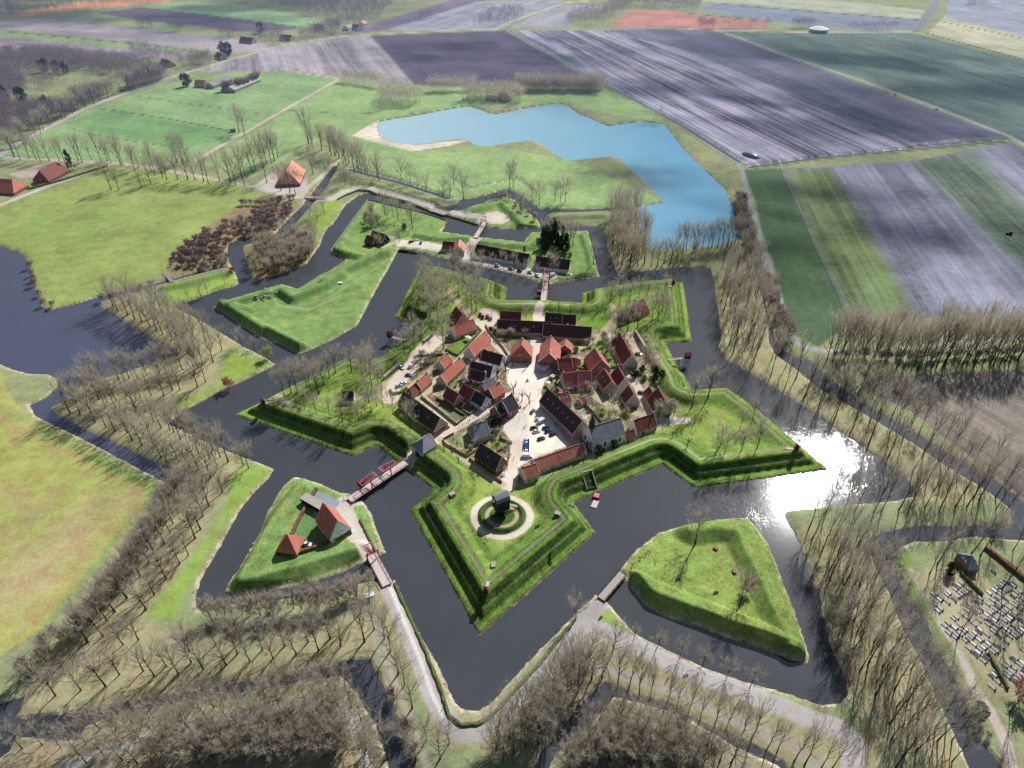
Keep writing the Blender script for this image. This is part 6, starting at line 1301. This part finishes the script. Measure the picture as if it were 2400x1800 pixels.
def personmesh(coat,walk):
    s=.24 if walk else .08
    V=[(0,0,.95),(0,.01,1.15),(0,0,1.38),(0,0,1.5),(0,.0,1.58),(0,.02,1.7),(.1,0,.92),(.11,-s*.5,.5),(.11,-s*.9-.0,.08),(.11,-s*.9+.14,.03),(-.1,0,.92),(-.11,s*.8,.5),(-.11,s*.9,.08),(-.11,s*.9+.14,.03),(.19,0,1.4),(.25,.05+s*.4,1.14),(.26,.14+s*.8,.9),(-.19,0,1.4),(-.25,-s*.4,1.14),(-.26,.04-s*.5,.9)]
    Eg=[(0,1),(1,2),(2,3),(3,4),(4,5),(0,6),(6,7),(7,8),(8,9),(0,10),(10,11),(11,12),(12,13),(2,14),(14,15),(15,16),(2,17),(17,18),(18,19)]
    Rr=[.14,.13,.16,.055,.06,.1,.1,.07,.05,.04,.1,.07,.05,.04,.065,.05,.035,.065,.05,.035]
    for hx,hy,hz in((.26,.14+s*.8,.9),(-.26,.04-s*.5,.9)):
        root=len(V)-0;base=16 if hx>0 else 19
        for f in range(5):
            V.append((hx+(.02 if f<4 else -.03)*(1 if hx>0 else -1)*0+(.012*(f-1.5) if f<4 else .0),hy+.02+(.03 if f==4 else .0)+.01*f,hz-.16+(.02*abs(f-1.5) if f<4 else .08)));Eg.append((base,len(V)-1));Rr.append(.012)
    def sp(c):
        if c.z>1.52:return 1
        if c.z>.88 and not (abs(c.x)>.2 and c.z<.93):return 0
        if c.z<.88 and abs(c.x)>.2:return 1
        return 2
    return skinned('person',V,Eg,Rr,[coat,'skin','jeans'],sp)
pmesh=[personmesh(c,w) for c,w in(('coat_dark',True),('coat_red',False),('coat_blue',True),('coat_beige',False))];hm_=MB();hm_.rings([(.1,0),(.125,.06),(.1,.14),(.03,.18)],'hair',8);hairm=hm_.mesh('hair',True)
PL=[('BM',660,1275,0,'walker in a dark coat on the curve of the moat road'),('BM',695,1370,0,'walker in dark clothes at the point of the moat road'),('BM',712,1358,2,'walker in a blue coat at the point of the moat road'),('BM',935,190,0,'visitor in dark coat at the lower edge of the mill walk'),('BM',948,198,1,'visitor in red beside the mill walk'),('BM',1175,172,3,'person in beige on the mill walk'),
('BM',1985,262,0,'person in dark coat highest on the yellow green bank'),('BM',1998,270,2,'person in blue beside another on the yellow green bank'),('BM',1972,285,1,'person in red on the yellow green bank'),('BM',1930,308,0,'dark figure on the slope above the footbridge'),('BM',1942,302,2,'blue figure on the slope above the footbridge'),('BM',1885,350,0,'dark walker nearest the footbridge'),('BM',1880,372,2,'blue walker nearest the footbridge'),('BM',2036,338,3,'person sitting apart on the yellow green slope'),
('C',1395,1195,0,'walker in dark coat on the diagonal street'),('C',1300,1275,1,'walker in red on the diagonal street'),('C',1330,1262,0,'dark walker behind the red one on the diagonal street'),('C',1240,1318,2,'blue walker at the street crossing'),('C',1195,1335,3,'beige walker at the street crossing'),('E',1430,888,0,'lone walker beside the parking column'),
('B',445,772,0,'walker in dark coat at the inner end of the north bridge'),('B',460,768,2,'walker in blue at the inner end of the north bridge'),('C',2030,1350,0,'person standing beside a bicycle at the parking square'),('C',2060,1335,3,'second person beside a bicycle at the parking square'),('D',330,560,1,'guest in red at the terrace'),('D',290,560,0,'guest in dark clothes at the terrace'),('C',2125,1010,0,'person under the tall pollards'),('BM',1945,918-0,0,'walker on the broad right lane'),('R',1340,560,0,'person waiting at the long drawbridge')]
for i,(tl,x,y,k,l) in enumerate(PL):
    X,Y,Z_=on(tl,x,y);o=setp(put('person',pmesh[k],None,(X,Y,Z_-.01),TR_.uniform(0,6.28),1.04),l,'person',None);put('hair',hairm,o,(0,.0,1.68))
SV=[(-.45,0,.62),(0,0,.66),(.4,0,.64),(.62,0,.82),(.82,0,.8)]
for sx in(-.4,.36):
    for sy in(-.16,.16): SV+= [(sx,sy,.45),(sx+(-.04 if sx<0 else .02),sy,.22),(sx,sy,.02)]
SE=[(0,1),(1,2),(2,3),(3,4)]
for j in range(4): a=5+3*j;SE+=[(0 if j<2 else 2,a),(a,a+1),(a+1,a+2)]
sm_=skinned('sheep',SV,SE,[.24,.3,.25,.12,.08]+[.09,.05,.04]*4,['wool','hair'],lambda c:1 if (c.x>.7 or c.z<.25) else 0)
for i in range(17):
    X,Y,Z_=on('W',1060+TR_.uniform(0,230),1345-TR_.uniform(0,70));setp(put('sheep',sm_,None,(X,Y,Z_),TR_.uniform(0,6.28),1.25),'white sheep in the flock on the grassy outwork','sheep','sheep in the flock on the grassy outwork')
for l,x,y in (('white sheep alone near the top edge of the outwork',1210,1200),('white sheep beside the worn hollow',1350,1240)):
    X,Y,Z_=on('W',x,y);setp(put('sheep',sm_,None,(X,Y,Z_),1.,1.25),l,'sheep')
# ------------------------------------------------------------------ camera, light, sky
cam=bpy.data.cameras.new('camera');co=bpy.data.objects.new('camera',cam);COL.objects.link(co)
co.location=(0,0,HC);co.rotation_euler=(math.radians(90-38),0,0)
cam.sensor_fit='HORIZONTAL';cam.sensor_width=36;cam.lens=24.0;cam.clip_start=1;cam.clip_end=60000
SC.camera=co
az=math.radians(31.4);el=math.radians(42.3)
sd_=Vector((math.sin(az)*math.cos(el),math.cos(az)*math.cos(el),math.sin(el)))
sun=bpy.data.lights.new('sun','SUN');sun.energy=5.0;sun.angle=math.radians(.5);sun.color=(1,.98,.955)
so=bpy.data.objects.new('sun',sun);COL.objects.link(so);so.rotation_euler=sd_.to_track_quat('Z','Y').to_euler();so.location=(300,400,600)
w=bpy.data.worlds.new('World');SC.world=w;w.use_nodes=True;nt=w.node_tree
bg=nt.nodes['Background'];sk=nt.nodes.new('ShaderNodeTexSky');sk.sky_type='NISHITA';sk.sun_disc=False
sk.sun_elevation=el;sk.sun_rotation=az;sk.altitude=200;sk.air_density=1.0;sk.dust_density=1.2;sk.ozone_density=1.5
nt.links.new(sk.outputs[0],bg.inputs[0]);bg.inputs[1].default_value=.062
SC.view_settings.view_transform='Standard';SC.view_settings.look='None';SC.view_settings.exposure=0;SC.view_settings.gamma=1
SC.render.engine='CYCLES';SC.cycles.max_bounces=5;SC.cycles.diffuse_bounces=2;SC.cycles.glossy_bounces=2;SC.cycles.transparent_max_bounces=8;SC.cycles.sample_clamp_indirect=4

# thin spring haze filling the air
bm_=bpy.data.meshes.new('haze');hb=MB();hb.box((0,10480,120),(40000,20000,330),'trim');hm=bpy.data.materials.new('haze');hm.use_nodes=True;nt=hm.node_tree;nt.nodes.clear()
vo=nt.nodes.new('ShaderNodeVolumeScatter');vo.inputs['Color'].default_value=(.42,.60,1,1);vo.inputs['Density'].default_value=.00027;vo.inputs['Anisotropy'].default_value=.25
oo=nt.nodes.new('ShaderNodeOutputMaterial');nt.links.new(vo.outputs[0],oo.inputs['Volume'])
M['haze']=hm;hb.mats=['haze'];ho=hb.build('haze');setp(ho,'thin bluish spring haze over the whole plain','haze',kind='structure')
SC.cycles.volume_bounces=0

# fair weather clouds above the plain, out of the frame: their shadows darken parts of the fields
cmat=bpy.data.materials.new('cloud');cmat.use_nodes=True;nt=cmat.node_tree;nt.nodes.clear()
o_=nt.nodes.new('ShaderNodeOutputMaterial');mxs=nt.nodes.new('ShaderNodeMixShader');tp=nt.nodes.new('ShaderNodeBsdfTransparent');df=nt.nodes.new('ShaderNodeBsdfDiffuse');df.inputs[0].default_value=(.9,.9,.92,1)
tc=nt.nodes.new('ShaderNodeTexCoord');ln=N(nt,'VectorMath',operation='LENGTH');nt.links.new(tc.outputs['Object'],ln.inputs[0])
oi=N(nt,'ObjectInfo');av=N(nt,'VectorMath',operation='ADD');nt.links.new(tc.outputs['Object'],av.inputs[0]);nt.links.new(oi.outputs['Location'],av.inputs[1])
nz=noise(nt,av.outputs[0],2.2,5,.6);al=math_(nt,'MULTIPLY',mapr(nt,ln.outputs['Value'],.35,1,1,0),mapr(nt,nz,.40,.58,.15,1))
al=math_(nt,'MULTIPLY',al,.78)
nt.links.new(al,mxs.inputs[0]);nt.links.new(tp.outputs[0],mxs.inputs[1]);nt.links.new(df.outputs[0],mxs.inputs[2]);nt.links.new(mxs.outputs[0],o_.inputs[0])
for (t_,x_,y_),sx,sy,rz_,lb in [(('TM',1850,1130),75,60,0,'small cloud above the lakeside meadow'),(('F',1850,470),210,110,-.5,'cloud above the striped right field'),(('F',1650,235),420,190,-.5,'long cloud above the silver field'),(('F',2050,160),620,260,-.4,'cloud above the far right crop'),(('TM',1000,350),330,150,0,'cloud above the dark ploughed field'),(('F',1600,560),95,80,0,'small cloud above the moat corner'),(('F',300,30),700,300,0,'cloud above the far left woods')]:
    c_=gp(t_,x_,y_,1);hh=1100.;cc=Vector((c_[0],c_[1],0))+sd_*(hh/sd_.z)
    me=bpy.data.meshes.new('cloud');n_=48;me.from_pydata([(math.cos(2*math.pi*i/n_),math.sin(2*math.pi*i/n_),0) for i in range(n_)],[],[tuple(range(n_))]);me.materials.append(cmat)
    o=bpy.data.objects.new('cloud',me);COL.objects.link(o);o.location=cc;o.scale=(sx,sy,1);o.rotation_euler=(0,0,rz_);setp(o,lb,'cloud',kind='structure')
